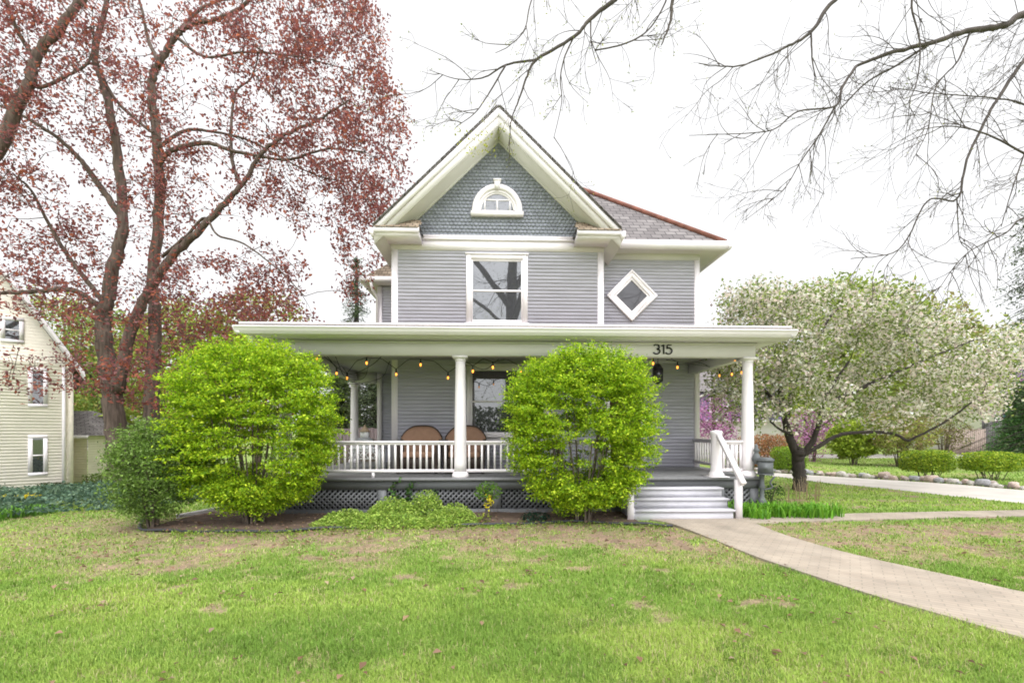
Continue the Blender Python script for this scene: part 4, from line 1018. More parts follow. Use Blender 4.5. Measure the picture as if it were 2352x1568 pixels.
# ------------------------------------------------------------------ trees
def px_limb(P, Y0, Y1=None, r0=.1, r1=.04):
    Y1 = Y0 if Y1 is None else Y1; n = len(P)
    return ([at(x, y, Y0 + (Y1 - Y0) * i / max(1, n - 1)) for i, (x, y) in enumerate(P)], r0, r1)
def mk_tree(name, label, base, limbs, targets, pal, leaf, per, spread, bark=BARK, slim=1.0, lm=None, twig_density=0, group=None, trunk_n=1, r_end=.005, kr=.011, up=.15, flat=.8, sides=4, blossom=None, bias=.25, hue=False, wig=.12):
    t = thing(name, label, 'tree', tuple(base), group)
    limbs = [(p_, a_ * slim, b_ * slim) for p_, a_, b_ in limbs]; b = MB(); E, D = grow(b, limbs, targets, None, r_end, kr, .02, wig, bias, sides, root=base)
    tw_ = twig_density
    if tw_ > 0: E = np.vstack((E, strands(b, limbs, tw_, 1.5, .016)))
    c = MB(); C = around(E, per, spread, flat)
    h_ = None
    if hue: h_ = np.clip(fnoise(C[:, 0] * .8 + 5, C[:, 2] * .8 + C[:, 1] * .5, 3) * 1.6 - .3 + .15 * rng.normal(size=len(C)), 0, .999)
    leaves(c, C, leaf, pal, up, hue=h_); child(b, 'trunk', bark, t, True); child(c, 'crown', lm or LEAF, t)
    if blossom:
        c = MB(); bp_, bs, bn, bsp = blossom; leaves(c, around(E, bn, bsp, flat), bs, bp_, .1, aspect=.8); child(c, 'blossom', PETAL, t)
    return t
# red-leaved maple
RED = [(.25, .08, .075), (.30, .10, .09), (.35, .12, .095), (.28, .125, .125), (.40, .13, .075), (.20, .085, .09)]
MY = 15.0
base = at(278, 1090, MY); base[2] = float(hz(base[0], base[1]))
L = [px_limb([(280, 1120), (272, 1040), (262, 950), (250, 860), (240, 780), (240, 720), (250, 660), (268, 580), (281, 515), (276, 398), (255, 262), (232, 180), (218, 126), (239, 28), (262, -80), (270, -180)], MY, 14.6, .50, .055),
     px_limb([(350, 1060), (347, 940), (352, 830), (358, 740), (350, 660), (366, 469), (361, 328), (349, 225), (352, 170), (372, 138), (405, 82), (430, 60), (492, 45), (553, 19), (620, -40), (680, -100)], MY + .4, 15.2, .36, .05),
     px_limb([(268, 900), (300, 760), (335, 680), (398, 586), (450, 539), (511, 473), (553, 427), (595, 361), (656, 309), (731, 277), (800, 230)], MY - .1, 14.2, .28, .03),
     px_limb([(553, 427), (536, 380), (530, 319), (540, 215), (577, 178), (600, 100)], 14.5, 15.2, .09, .025),
     px_limb([(281, 500), (225, 422), (187, 370), (140, 323), (70, 276), (-30, 230)], MY, 14.0, .14, .04),
     px_limb([(218, 150), (262, 225), (309, 272), (350, 305)], 14.7, 15.0, .08, .05),
     px_limb([(362, 380), (395, 345), (473, 328), (530, 345), (609, 361), (666, 366), (750, 342), (840, 350)], 15, 14.0, .11, .03),
     px_limb([(362, 340), (420, 302), (473, 300), (562, 319), (634, 355), (720, 400), (800, 420)], 15, 15.8, .08, .02),
     px_limb([(225, 700), (164, 665), (90, 668), (0, 672), (-100, 650)], 14.9, 13.8, .13, .05),
     px_limb([(235, 690), (155, 586), (110, 510), (70, 436), (30, 400)], 14.9, 14.0, .10, .03),
     px_limb([(370, 930), (400, 890), (463, 835), (510, 825), (560, 870)], 15.3, 14.6, .11, .03),
     px_limb([(368, 150), (340, 90), (325, 20), (300, -60)], 15.2, 16, .09, .04),
     px_limb([(372, 590), (430, 540), (470, 500), (500, 540), (560, 560), (640, 620), (700, 680)], 15, 13.8, .07, .02),
     px_limb([(403, 84), (470, 130), (560, 120), (680, 130), (800, 160)], 15.2, 14, .07, .02),
     px_limb([(405, 75), (480, 10), (600, -10), (720, -20), (820, 20)], 15.2, 16, .07, .02)]
T = pxell([(760, 150, 130, 190, 290), (850, 330, 85, 200, 230), (830, 520, 65, 120, 80), (640, 30, 220, 120, 200), (620, 250, 120, 130, 80), (470, 200, 180, 200, 130), (150, 120, 200, 200, 130), (60, 430, 120, 180, 100), (120, 640, 150, 110, 130), (230, 800, 110, 110, 95), (330, 860, 110, 90, 75), (80, 850, 100, 60, 26), (470, 700, 190, 110, 210), (600, 650, 110, 90, 75), (330, 560, 120, 160, 60), (420, 430, 120, 110, 40), (300, 300, 120, 150, 60), (700, 440, 130, 90, 75), (560, 800, 80, 50, 40), (830, 650, 45, 50, 16)], 12.4, 17.2)
mk_tree('maple_tree', 'large red leaved maple with several stout trunks left of the house', base, L, T, RED, .108, 15, .15, up=.1, hue=False, r_end=.009, kr=.012, slim=.76, lm=leafmat('red_leaf', .5), twig_density=1.1)
# second tree leaning in from beyond the left edge
L = [px_limb([(-330, 1080), (-260, 850), (-160, 600), (-60, 420), (0, 332), (33, 262), (70, 187), (80, 136), (136, 61), (187, 0), (230, -70)], 13.0, 13.6, .36, .10),
     px_limb([(72, 190), (95, 200), (150, 175), (205, 140), (216, 60)], 13.3, 13.8, .08, .03), px_limb([(80, 136), (40, 70), (14, 0), (0, -60)], 13.4, 13, .08, .04), px_limb([(40, 250), (25, 210), (0, 193), (-50, 180)], 13.3, 12.8, .07, .03)]
b0_ = at(-330, 1080, 13.0); b0_[2] = float(hz(b0_[0], b0_[1]))
T = pxell([(60, 60, 150, 160, 70), (0, 300, 90, 160, 45), (180, 130, 90, 140, 30)], 12.3, 14.2)
mk_tree('leaning_tree', 'red leaved tree leaning in from the left edge', b0_, L, T, RED, .10, 15, .16, up=.1, r_end=.009, kr=.012, slim=.8, lm=leafmat('red_leaf', .5), twig_density=1.1)

# white-flowering crabapple at the right
CYY = 12.2; base = at(1838, 1131, CYY); base[2] = 0
L = [px_limb([(1838, 1140), (1836, 1090), (1833, 1050), (1836, 1030)], CYY, CYY, .175, .145),
     px_limb([(1834, 1050), (1815, 1010), (1805, 970), (1795, 900), (1790, 840), (1770, 780)], CYY, 12.6, .13, .04),
     px_limb([(1842, 1045), (1868, 1010), (1880, 975), (1890, 930), (1915, 880), (1950, 830)], CYY, 11.6, .09, .03),
     px_limb([(1845, 1045), (1880, 1025), (1925, 1000), (1990, 992), (2050, 995), (2085, 1010), (2110, 1000), (2160, 975), (2210, 940), (2260, 900)], CYY, 11.2, .062, .018),
     px_limb([(1805, 970), (1820, 900), (1860, 820), (1900, 740), (1930, 700)], 12.4, 13, .08, .025), px_limb([(1800, 940), (1760, 900), (1720, 850), (1690, 830)], 12.4, 11.6, .06, .02),
     px_limb([(1890, 930), (1980, 890), (2070, 850), (2150, 815), (2240, 780)], 11.8, 12.6, .06, .02), px_limb([(1822, 1000), (1790, 985), (1760, 960), (1730, 950)], 12.2, 12.4, .04, .015)]
T = pxell([(1760, 800, 130, 130, 230), (1900, 780, 170, 130, 300), (2060, 830, 170, 130, 300), (2200, 860, 110, 110, 170), (1850, 900, 150, 80, 170), (2010, 940, 130, 50, 130), (1700, 890, 80, 90, 120), (1670, 800, 50, 60, 60), (1760, 690, 110, 45, 80), (2310, 800, 50, 60, 50), (1700, 730, 40, 30, 16), (2120, 760, 120, 60, 80), (2270, 880, 60, 90, 60), (2040, 700, 90, 50, 30)], 10.4, 14.0)
T = T[fnoise(T[:, 0] * .9 + 4, T[:, 2] * 1.1 + T[:, 1] * .4, 2) > .41]
mk_tree('crabapple_tree', 'spreading crabapple with cream white blossom beside the driveway', base, L, T, [(.19, .26, .07), (.25, .33, .08), (.15, .21, .06), (.33, .42, .09)], .08, 21, .16, BARKD, up=.2, hue=True, blossom=([(.74, .68, .58), (.82, .77, .68), (.76, .62, .58), (.62, .60, .46)], .075, 24, .12), kr=.008)

# trees out of frame whose bare branches hang into the picture
BUD = [(.28, .34, .05), (.20, .26, .05), (.40, .40, .06)]
def ov(P, Y, r0, r1, dy=0): return px_limb(P, Y, Y + dy, r0, r1)
base = np.array((1.0, -6.5, 0.))
L = [([base, (1.0, -6.5, 3), (.95, -6.4, 7), (1.0, -6.2, 11), (1.3, -6, 16)], .62, .25), ([(1.0, -6.3, 8), (2.2, -3.5, 11), (3.0, 0, 11.2), (2.9, 3.5, 10.2), at(1560, -180, 6.0), at(1412, 0, 6.4)], .24, .034),
     ov([(1412, 0), (1357, 43), (1318, 85), (1233, 137), (1211, 174), (1195, 220), (1181, 256), (1171, 292)], 6.4, .032, .007), ov([(1233, 137), (1162, 149), (1114, 177), (1053, 182), (986, 161)], 6.4, .018, .004, .3),
     ov([(1162, 149), (1120, 219), (1090, 260), (1047, 292)], 6.4, .014, .004, -.2), ov([(1318, 85), (1296, 134), (1287, 183), (1290, 235), (1272, 317)], 6.4, .013, .004, .2), ov([(1357, 43), (1358, 98), (1370, 146)], 6.4, .012, .004),
     ov([(1366, 116), (1437, 100), (1490, 68), (1528, 6), (1545, -60)], 6.4, .010, .012, .2), ([(2.9, 2.5, 10.6), at(1590, -140, 6.2), at(1550, -20, 6.3), at(1538, 55, 6.3), at(1519, 104, 6.3)], .05, .008), ov([(1290, -120), (1225, -10), (1205, 67), (1170, 105), (1138, 122)], 6.2, .012, .004),
     ([(1.0, -6.2, 9), (-1.5, -5.5, 12), (-4, -5, 15)], .25, .08), ([(1.0, -6.2, 10), (3.5, -7, 13.5), (6, -7.5, 16)], .22, .08), ([(1.0, -6.3, 7.5), (-1.2, -6.8, 9.5), (-4, -7, 11)], .14, .05)]
T = np.vstack((ell((0, -6, 14), (6, 3.5, 5), 240), ell((-1.0, -6, 6), (4.0, 2.5, 3.4), 150)))
t = thing('shade_tree', 'bare tall tree in front of the house, twigs hanging before the gable', 'tree', tuple(base)); b = MB(); E, D = grow(b, L, T, None, .008, .011, -.02, .20, .16, 4); TP = strands(b, L, 3.4, .8)
child(b, 'trunk', BARKT, t, True)
c = MB(); near = TP; leaves(c, around(near, 2, .02), .024, BUD, .2)
leaves(c, np.vstack([around(at(x, y, 6.4)[None], 16, .05) for x, y in ((1085, 345), (1128, 345), (1075, 330), (1120, 310), (1150, 295), (1105, 350), (1095, 320), (1052, 290), (1062, 315))]), .032, [(.45, .46, .03), (.36, .40, .03)], .2); leaves(c, around(E[E[:, 1] < 0], 10, .3), .07, [(.15, .2, .04), (.2, .22, .05)])
child(c, 'buds', LEAF, t)
base = np.array((11.2, 6.8, 0.)); OY = 7.0
L = [([base, (11.2, 6.8, 3), (11.1, 6.8, 6), (11.4, 6.9, 10), (11.6, 7, 14)], .45, .22), ([(11.1, 6.8, 6.6), at(2460, 30, OY), at(2352, 34, OY), at(2308, 58, OY), at(2217, 73, OY), at(2137, 100, OY), at(2034, 125, OY), at(1967, 152, OY)], .07, .02),
     ov([(1967, 152), (1935, 200), (1918, 244), (1833, 256), (1772, 299), (1662, 308), (1583, 311)], OY, .022, .004, -.4), ov([(1918, 244), (1881, 311), (1840, 370), (1796, 439), (1711, 506)], OY, .014, .004, .3), ov([(2137, 100), (2060, 150), (1990, 190), (1930, 250)], OY, .02, .01, .3),
     ([(11.1, 6.8, 7.5), at(2300, -150, 6.4), at(2050, -100, 6.3), at(1918, 0, 6.4), at(1863, 73, 6.4), at(1800, 110, 6.4), at(1698, 152, 6.4), at(1605, 146, 6.4)], .055, .005), ov([(1863, 73), (1866, 140), (1875, 183)], 6.4, .014, .006), ov([(2140, -110), (2095, 0), (2113, 98), (2107, 183), (2085, 240)], 6.6, .02, .005),
     ([(11.1, 6.8, 5.6), at(2440, 60, 6.6), at(2352, 140, 6.6), at(2300, 215, 6.6), at(2271, 262, 6.6), at(2222, 366, 6.6), at(2198, 457, 6.6), at(2130, 462, 6.7), at(2064, 573, 6.8), at(1954, 594, 6.9)], .035, .006),
     ov([(2440, 400), (2352, 352), (2259, 305), (2180, 290), (2100, 300)], 6.2, .02, .005), ov([(2460, 300), (2352, 240), (2280, 225), (2150, 215), (2040, 200)], 7.4, .02, .005), ov([(2198, 457), (2204, 548), (2225, 575)], 6.7, .010, .004), ov([(2470, 480), (2352, 500), (2310, 535), (2217, 585), (2143, 682)], 6.6, .018, .004), ov([(2480, 200), (2380, 300), (2330, 420), (2300, 520)], 6.9, .02, .005), ov([(2230, 70), (2200, 140), (2150, 200), (2130, 300), (2090, 380)], OY, .016, .004)]
T = ell((11.6, 8, 12), (2.5, 2.5, 3), 60)
t = thing('overhanging_tree', 'bare tree beyond the right edge with a pale limb reaching over the lawn', 'tree', tuple(base)); b = MB(); E, D = grow(b, L, T, None, .008, .011, -.02, .20, .16, 4); TP = strands(b, L, 5.2, 1.0)
child(b, 'trunk', BARKT, t, True); c = MB(); leaves(c, around(TP, 1, .01), .020, BUD + [(.10, .08, .05)] * 3, .2); child(c, 'buds', LEAF, t)

# background trees: own height, crown and colour each
def bg_tree(name, label, x, y, h, r, pal, n, leaf, per=16, c0=.3, group=None, p=2.0, bark=BARK, tr=.22, blossom=None):
    zg = float(hz(x, y)); cz = zg + h * (1 + c0) / 2
    L = [([(x, y, zg - .1), (x + .1, y, zg + h * .3), (x, y + .1, zg + h * .6), (x + .1, y, zg + h * .9)], tr, .04)]
    for k in range(6): a = k * 1.05 + rng.uniform(-.3, .3); L.append(([(x + .05, y, zg + h * (.25 + .06 * k)), (x + r * .4 * math.cos(a), y + r * .4 * math.sin(a), zg + h * (.42 + .06 * k)), (x + r * .75 * math.cos(a), y + r * .75 * math.sin(a), zg + h * (.5 + .07 * k))], tr * .45, .03))
    T = ell((x, y, cz), (r, r, h * (1 - c0) / 2), n, p); T += (fnoise(T[:, 0] * .6, T[:, 2] * .6, 2)[:, None] - .5) * .35 * r * np.sign(T - (x, y, cz))
    return mk_tree(name, label, (x, y, zg), L, T, pal, leaf, per, .055 * r + .14, bark, group=group, r_end=.008, kr=.012, blossom=blossom)
YG = [(.30, .38, .06), (.38, .44, .08), (.22, .31, .05), (.44, .46, .10)]
def col_(px, Y): return at(px, 990, Y)[0]
BGT = 'background trees behind the red maple'
for px, Y, h, r, lab, pal in ((95, 36, 12.5, 4.4, 'yellow green tree rising behind the cream house', YG), (225, 34, 11.5, 3.6, 'olive green tree between the cream house and the maple trunk', [(.17, .25, .06), (.24, .32, .07), (.32, .30, .08)]), (420, 26, 9.5, 3.4, 'yellow green tree seen between the maple trunks and the porch', YG), (590, 28, 10.5, 3.2, 'tree of mixed red and green leaves behind the porch roof', [(.30, .36, .08), (.24, .08, .06), (.28, .09, .06), (.36, .40, .09)])):
    bg_tree('distant_tree', lab, col_(px, Y), Y, h, r, pal, 620, .24, 16, .15, BGT)
def conifer(name, label, x, y, h, r, pal, n=300, per=26, leaf=.11, group=None, droop=.25):
    zg = float(hz(x, y)); t = thing(name, label, 'tree', (x, y, zg), group); b = MB(); b.tube([(x, y, zg - .1), (x, y, zg + h * .5), (x + .05, y, zg + h)], [.03 * h, .018 * h, .02], 8); C = []
    for k in range(n):
        f = rng.uniform(.06, .99) ** .9; a = rng.uniform(0, 6.283); rr = r * (1 - f) ** .8 * rng.uniform(.6, 1.05) + .12; z = zg + h * f
        P = np.array([(x, y, z), (x + rr * .5 * math.cos(a), y + rr * .5 * math.sin(a), z - rr * droop * .3), (x + rr * math.cos(a), y + rr * math.sin(a), z - rr * droop)]); b.tube(P, [.02, .012, .005], 4)
        s_ = rng.uniform(.15, 1, (per, 1)); q = P[0] + (P[2] - P[0]) * s_ + rng.normal(size=(per, 3)) * (.07 + .06 * rr) * np.array((1, 1, .6)); q[:, 2] -= np.abs(rng.normal(size=per)) * .06 * rr; C.append(q)
    child(b, 'trunk', BARKD, t); c = MB(); leaves(c, np.vstack(C), leaf, pal, .1, .3, .32); child(c, 'crown', LEAF, t)
PINE = [(.085, .125, .065), (.11, .155, .075), (.06, .095, .05), (.15, .19, .09)]
conifer('spruce_tree', 'narrow dark spruce behind the left corner of the house', col_(818, 24), 24, 10.6, 1.9, PINE, 330)
conifer('pine_tree', 'grey green pine seen through the left of the porch', col_(862, 21), 21, 6.0, 1.7, [(.17, .22, .12), (.22, .27, .14), (.12, .16, .09)], 520, 34, .13)
conifer('pine_tree', 'dark pine behind the left shrub and porch column', col_(780, 20.5), 20.5, 4.8, 1.5, [(.14, .20, .07), (.19, .25, .09)], 420, 34, .13)
conifer('spruce_tree', 'tall dark spruce at the right edge of the photograph', col_(2432, 18), 18, 15.0, 3.3, PINE, 620, 34, .13, None, .42)
conifer('juniper_bush', 'soft green juniper at the right edge behind the hedges', col_(2352, 20), 20, 3.8, 1.5, [(.15, .31, .09), (.20, .38, .11), (.11, .24, .10)], 520, 36, .13, None, .05)
bg_tree('distant_tree', 'yellow green tree rising behind the crabapple', col_(1935, 26), 26, 10.8, 3.4, [(.30, .38, .07), (.38, .44, .08), (.22, .30, .06)], 620, .24, 16, .25, 'trees behind the crabapple')
bg_tree('distant_tree', 'olive tree behind the right half of the crabapple', col_(2110, 28), 28, 9.2, 3.8, [(.28, .34, .08), (.36, .40, .09), (.32, .27, .11)], 620, .24, 16, .25, 'trees behind the crabapple')
for px, Y, h, r, lab, pal in ((1850, 50, 8.0, 4.0, 'hazy green tree farthest behind the crabapple trunk', YG), (1985, 54, 9.0, 4.6, 'pale green tree far behind the lime bush', [(.30, .38, .12), (.36, .42, .14), (.26, .33, .10)]), (2105, 48, 8.0, 4.2, 'yellowish tree far behind the boxwood shrubs', YG), (2225, 52, 9.5, 4.6, 'far green tree above the weathered fence', [(.24, .32, .09), (.30, .37, .10)]), (165, 50, 8.5, 4.5, 'far green tree beside the garage roof', [(.24, .32, .07), (.30, .37, .08)]), (300, 46, 8.5, 4.5, 'far yellow green tree between the maple trunks', YG)):
    bg_tree('far_tree', lab, col_(px, Y), Y, h, r, pal, 420, .34, 12, .04, 'far trees at the edge of the lawns')
PINK = [(.50, .19, .42), (.42, .15, .36), (.56, .27, .48)]
bg_tree('redbud_tree', 'magenta redbud seen between porch post and column', col_(1640, 22.5), 22.5, 3.4, 1.25, PINK, 200, .09, 18, .2, 'redbud trees', tr=.10)
bg_tree('redbud_tree', 'pinkish purple redbud low behind the crabapple trunk', col_(1868, 24), 24, 2.7, 1.5, PINK, 200, .09, 16, .1, 'redbud trees', tr=.10)
bg_tree('redbud_tree', 'pink redbud showing above the blue house at the right', col_(2320, 30), 30, 5.6, 1.9, PINK, 130, .11, 16, .4, 'redbud trees', tr=.12)

# hedges and bushes beyond the driveway
def hedge(name, label, x, y, w_, d_, h, pal, n, leaf, group=None, zb=0, cat='hedge', gap=0.0):
    t = thing(name, label, cat, (x, y, zb), group); b = MB()
    for k in range(12):
        xx = x + rng.uniform(-.35, .35) * w_; yy = y + rng.uniform(-.3, .3) * d_; b.tube(smooth([(xx * .5 + x * .5, yy, zb - .03), (xx, yy, zb + h * .4), (xx + rng.uniform(-.1, .1), yy, zb + h * .85)], 4), .012, 5)
    child(b, 'stem', WINGW, t); C = ell((x, y, zb + h * (.5 + gap / 2)), (w_ / 2, d_ / 2, h * (1 - gap) / 2), n, 4.5); C[:, 2] += .07 * h * (fnoise(C[:, 0] * 5, C[:, 1] * 5, 2) - .5); C[:, 0] += .1 * (fnoise(C[:, 2] * 5, C[:, 1] * 5, 2) - .5)
    c = MB(); leaves(c, C, leaf, pal, .3); child(c, 'crown', LEAF, t)
BOX_ = [(.38, .50, .04), (.24, .38, .035), (.48, .56, .06), (.14, .25, .03)]
hedge('boxwood_shrub', 'clipped yellow green boxwood left of its twin behind the stones', 14.75, 15.4, 1.55, 1.0, .95, BOX_, 6500, .065, 'boxwood shrubs behind the stone border', 0, 'shrub', .22)
hedge('boxwood_shrub', 'clipped yellow green boxwood nearest the right edge', 16.35, 14.8, 1.65, 1.0, .92, BOX_, 6500, .065, 'boxwood shrubs behind the stone border', 0, 'shrub', .3)
hedge('clipped_hedge', 'square clipped green hedge right of the mailbox', col_(1818, 17.6), 17.8, 1.05, 1.2, 1.0, [(.22, .36, .03), (.28, .42, .04), (.15, .26, .03)], 6000, .06)
hedge('rusty_hedge', 'rust brown hedge between porch column and crabapple trunk', col_(1765, 20), 20.3, 2.4, 1.2, 1.45, [(.42, .18, .08), (.34, .16, .08), (.48, .23, .11), (.25, .2, .08)], 5500, .085)
loose_shrub('lime_bush', 'loose lime green bush on the lawn behind the crabapple', col_(1960, 21.5), 21.5, 2.2, 1.05, 1.0, [(.34, .45, .05), (.42, .5, .07), (.26, .36, .05)], 420, .11, 22, 12, .15, 'bushes on the far lawn')
loose_shrub('tan_bush', 'olive and tan bush on the lawn left of the boxwoods', col_(2068, 20.5), 20.5, 2.7, 1.5, 1.2, [(.32, .35, .08), (.32, .23, .13), (.38, .42, .10)], 420, .10, 16, 16, .2, 'bushes on the far lawn')
loose_shrub('tan_bush', 'sparse yellowish bush behind the left boxwood', col_(2165, 23), 23, 2.6, 1.3, 1.2, [(.24, .26, .06), (.22, .16, .08)], 240, .08, 13, 14, .2, 'bushes on the far lawn')
hedge('unseen_hedge', 'unseen dark hedge added across the street to darken the lower porch window reflection', -1.0, -22, 22, 2.5, 3.6, [(.05, .08, .03), (.07, .10, .04), (.04, .06, .025)], 5200, .42)  # out of view, added so the lower porch pane mirrors something dark
# stones along the driveway
proto = []
for k in range(6):
    t = np.random.default_rng(40 + k); b = MB(); nu, nv = 12, 8; V = []
    for j in range(nv + 1):
        for i in range(nu):
            th, ph = math.pi * j / nv, 2 * math.pi * i / nu; d = np.array((math.sin(th) * math.cos(ph), math.sin(th) * math.sin(ph), math.cos(th)))
            r = 1 + .32 * (vnoise(d[0] * 1.7 + 9 * k, d[1] * 1.7 + d[2] * 2.3) - .5) + .2 * (vnoise(d[0] * 4 + k, d[2] * 4 + d[1] * 3) - .5); r += .16 * (vnoise(d[0] * 7 + 3 * k, d[2] * 7 + d[1] * 6) - .5); d = np.sign(d) * np.abs(d) ** .62; V.append(d * r * (.5, .38, .33))
    b.add(V, [(j * nu + i, j * nu + (i + 1) % nu, (j + 1) * nu + (i + 1) % nu, (j + 1) * nu + i)[::-1] for j in range(nv) for i in range(nu)])
    m_ = mat('stone', *((( .42, .39, .36), .85), ((.36, .30, .27), .85), ((.5, .47, .43), .85), ((.30, .30, .31), .85), ((.46, .36, .31), .85), ((.40, .40, .40), .85))[k], .25, 8, .4, 40)
    proto.append((b, m_))
RP = smooth(np.array(DR_F[1:]), 12); dseg = np.linalg.norm(np.diff(RP, axis=0), axis=1); cum = np.concatenate(([0], np.cumsum(dseg)))
s_ = .1; k = 0; made = {}
COLW = ['pale grey', 'brownish', 'off white', 'dark grey', 'pinkish', 'mid grey']
while s_ < cum[-1] and k < 120:
    p = np.array([np.interp(s_, cum, RP[:, i]) for i in range(3)]); sz = rng.uniform(.18, .31) * (1 if k % 7 else 1.3); kk = int(rng.integers(0, 6))
    off = np.array((.22, .12)) * rng.uniform(.6, 1.5) + (np.array((.28, .2)) if k % 3 == 2 else 0)
    if kk in made: o = made[kk].copy(); COL.objects.link(o)
    else: o = proto[kk][0].build('border_stone', proto[kk][1], None, True); made[kk] = o
    o.location = (p[0] + off[0], p[1] + off[1], sz * .22); o.rotation_euler = (rng.uniform(-.25, .25), rng.uniform(-.25, .25), rng.uniform(0, 6.28)); o.scale = (sz, sz, sz)
    tag(o, COLW[kk] + ' rounded stone in the border along the driveway', 'stone', 'stones bordering the driveway'); s_ += sz * rng.uniform(.5, .8); k += 1

# ------------------------------------------------------------------ neighbouring buildings and fences
CRM = mat('cream_siding', (.94, .87, .775), .6, .05, 2); BLU = mat('blue_paint', (.04, .17, .42), .5); PURP = mat('purple_siding', (.24, .20, .36), .6, .15, 3)
def plain_window(root, x0, x1, z0, z1, Y, cw=.14):
    b = MB(); b.box(x0 - cw, x1 + cw, Y - .05, Y - .02, z0 - cw, z0); b.box(x0 - cw, x1 + cw, Y - .05, Y - .02, z1, z1 + cw); b.box(x0 - cw, x0, Y - .05, Y - .02, z0, z1); b.box(x1, x1 + cw, Y - .05, Y - .02, z0, z1)
    w_ = child(b, 'window', WHITE, root); b = MB(); zm = (z0 + z1) / 2; b.add([(x0, Y - .03, z0), (x1, Y - .03, z0), (x1, Y - .03, z1), (x0, Y - .03, z1)], [(0, 1, 2, 3)]); child(b, 'pane', GLASS, w_)
    b = MB(); b.box(x0, x1, Y - .045, Y - .031, zm - .025, zm + .025); child(b, 'sash', WHITE, w_)
AL = R(43)
_k = at(166, 990, 18.5); KX, KY = float(_k[0]), 18.5
def atw(x, y):
    """photo position on the turned wall of the cream house, as (along wall, height)"""
    u, v = (x - 1176) / F, (990 - y) / F; d = np.array((SY_ + u * CY, CY - u * SY_)); e = np.array((math.cos(AL), math.sin(AL)))
    t, s_ = np.linalg.solve(np.array(((d[0], -e[0]), (d[1], -e[1]))), np.array((KX, KY))); return KX + s_, EYE + t * v
cz0 = atw(120, 1131)[1]; c1 = KX; NY = KY; ev = atw(160, 838)[1]; SL = 1.0 * (atw(75, 690)[1] - ev) / (c1 + .3 - atw(75, 690)[0])
nh_ = thing('cream_house', 'cream clapboard house at the left edge behind the maple', 'house', (KX, KY, cz0)); nh_.rotation_euler = (0, 0, AL)
HWN = 3.6; mid = c1 - HWN
b = MB(); clap(b, (c1 - 2 * HWN, NY), (c1, NY), cz0 - .1, ev, (0, -1), .115); clap(b, (c1, NY), (c1, NY + 8), cz0 - .1, ev, (1, 0), .115)
z = ev
while z < ev + HWN * SL - .1:
    zt = z + .115; h0 = HWN - (z - ev) / SL; b.add([(mid - h0, NY - .018, z), (mid + h0, NY - .018, z), (mid + h0 - .08, NY - .004, zt), (mid - h0 + .08, NY - .004, zt)], [(0, 1, 2, 3)]); z = zt
child(b, 'wall', CRM, nh_)
b = MB(); zr = ev + HWN * SL; ho = HWN + .35
for s in (-1, 1):
    v = [(mid, NY - .40, zr + .30), (mid + s * ho, NY - .40, zr + .30 - ho * SL), (mid + s * ho, NY + 8, zr + .30 - ho * SL), (mid, NY + 8, zr + .30)]; v += [(x, y, q - .22) for x, y, q in v]; b.add(v, [(0, 1, 2, 3), (7, 6, 5, 4), (0, 4, 5, 1), (1, 5, 6, 2)])
child(b, 'roof', SLATE, nh_)
b = MB()
for s in (-1, 1):
    v = [(mid, NY - .45, zr + .28), (mid + s * ho, NY - .45, zr + .28 - ho * SL), (mid + s * ho, NY - .45, zr - .04 - ho * SL), (mid, NY - .45, zr - .04)]; v += [(x, y + .045, q) for x, y, q in v]; b.add(v, [(0, 1, 2, 3), (0, 4, 5, 1), (3, 2, 6, 7), (7, 6, 5, 4)])
child(b, 'rake_board', WHITE, nh_)
b = MB(); b.box(c1 - .12, c1 + .03, NY - .04, NY + .1, cz0, ev); child(b, 'corner_board', mat('cream_trim', (.80, .74, .62), .6), nh_)
qx = atw(146, 990)[0]; b = MB(); b.tube([(qx, NY - .08, ev - .1), (qx, NY - .08, cz0 + .1)], .05, 8); child(b, 'downspout', WHITE, nh_)
b = MB(); b.box(c1 - 2 * HWN, c1, NY - .03, NY + .1, cz0 - .35, cz0 - .09); child(b, 'foundation', mat('dark_foundation', (.08, .075, .07), .9), nh_)
for x0, y0, x1, y1 in ((75, 927, 99, 853), (75, 1085, 99, 1006), (12, 778, 44, 738)):
    A = atw(x0, y0); B_ = atw(x1, y1); plain_window(nh_, A[0], B_[0], A[1], B_[1], NY, .12)
# its low wing
def unturn(b):
    """undo the turn of the cream house for parts measured in world directions"""
    ca_, sa_ = math.cos(-AL), math.sin(-AL); out = []
    for v in b.v:
        x, y = v[:, 0] - KX, v[:, 1] - KY; out.append(np.stack((KX + x * ca_ - y * sa_, KY + x * sa_ + y * ca_, v[:, 2]), 1))
    b.v = out; return b
A = at(168, 1105, 22); B_ = at(201, 1000, 22); b = MB(); clap(b, (A[0] - 2.6, 22), (B_[0], 22), A[2] - .4, B_[2], (0, -1), .115); clap(b, (B_[0], 22), (B_[0], 27), A[2] - .4, B_[2], (1, 0), .115); wg = child(unturn(b), 'wing', CRM, nh_)
b = MB(); zz = B_[2]; b.add([(A[0] - 2.8, 21.6, zz), (B_[0] + .35, 21.6, zz), (B_[0] - 1.1, 23.6, zz + 1.2), (A[0] - 2.8, 23.6, zz + 1.2), (B_[0] + .35, 27, zz)], [(0, 1, 2, 3), (1, 4, 2)]); child(unturn(b), 'wing_roof', SLATE, wg); b = MB(); b.box(A[0] - 2.8, B_[0] + .38, 21.5, 21.6, zz - .12, zz + .02); child(unturn(b), 'wing_gutter', WHITE, wg)
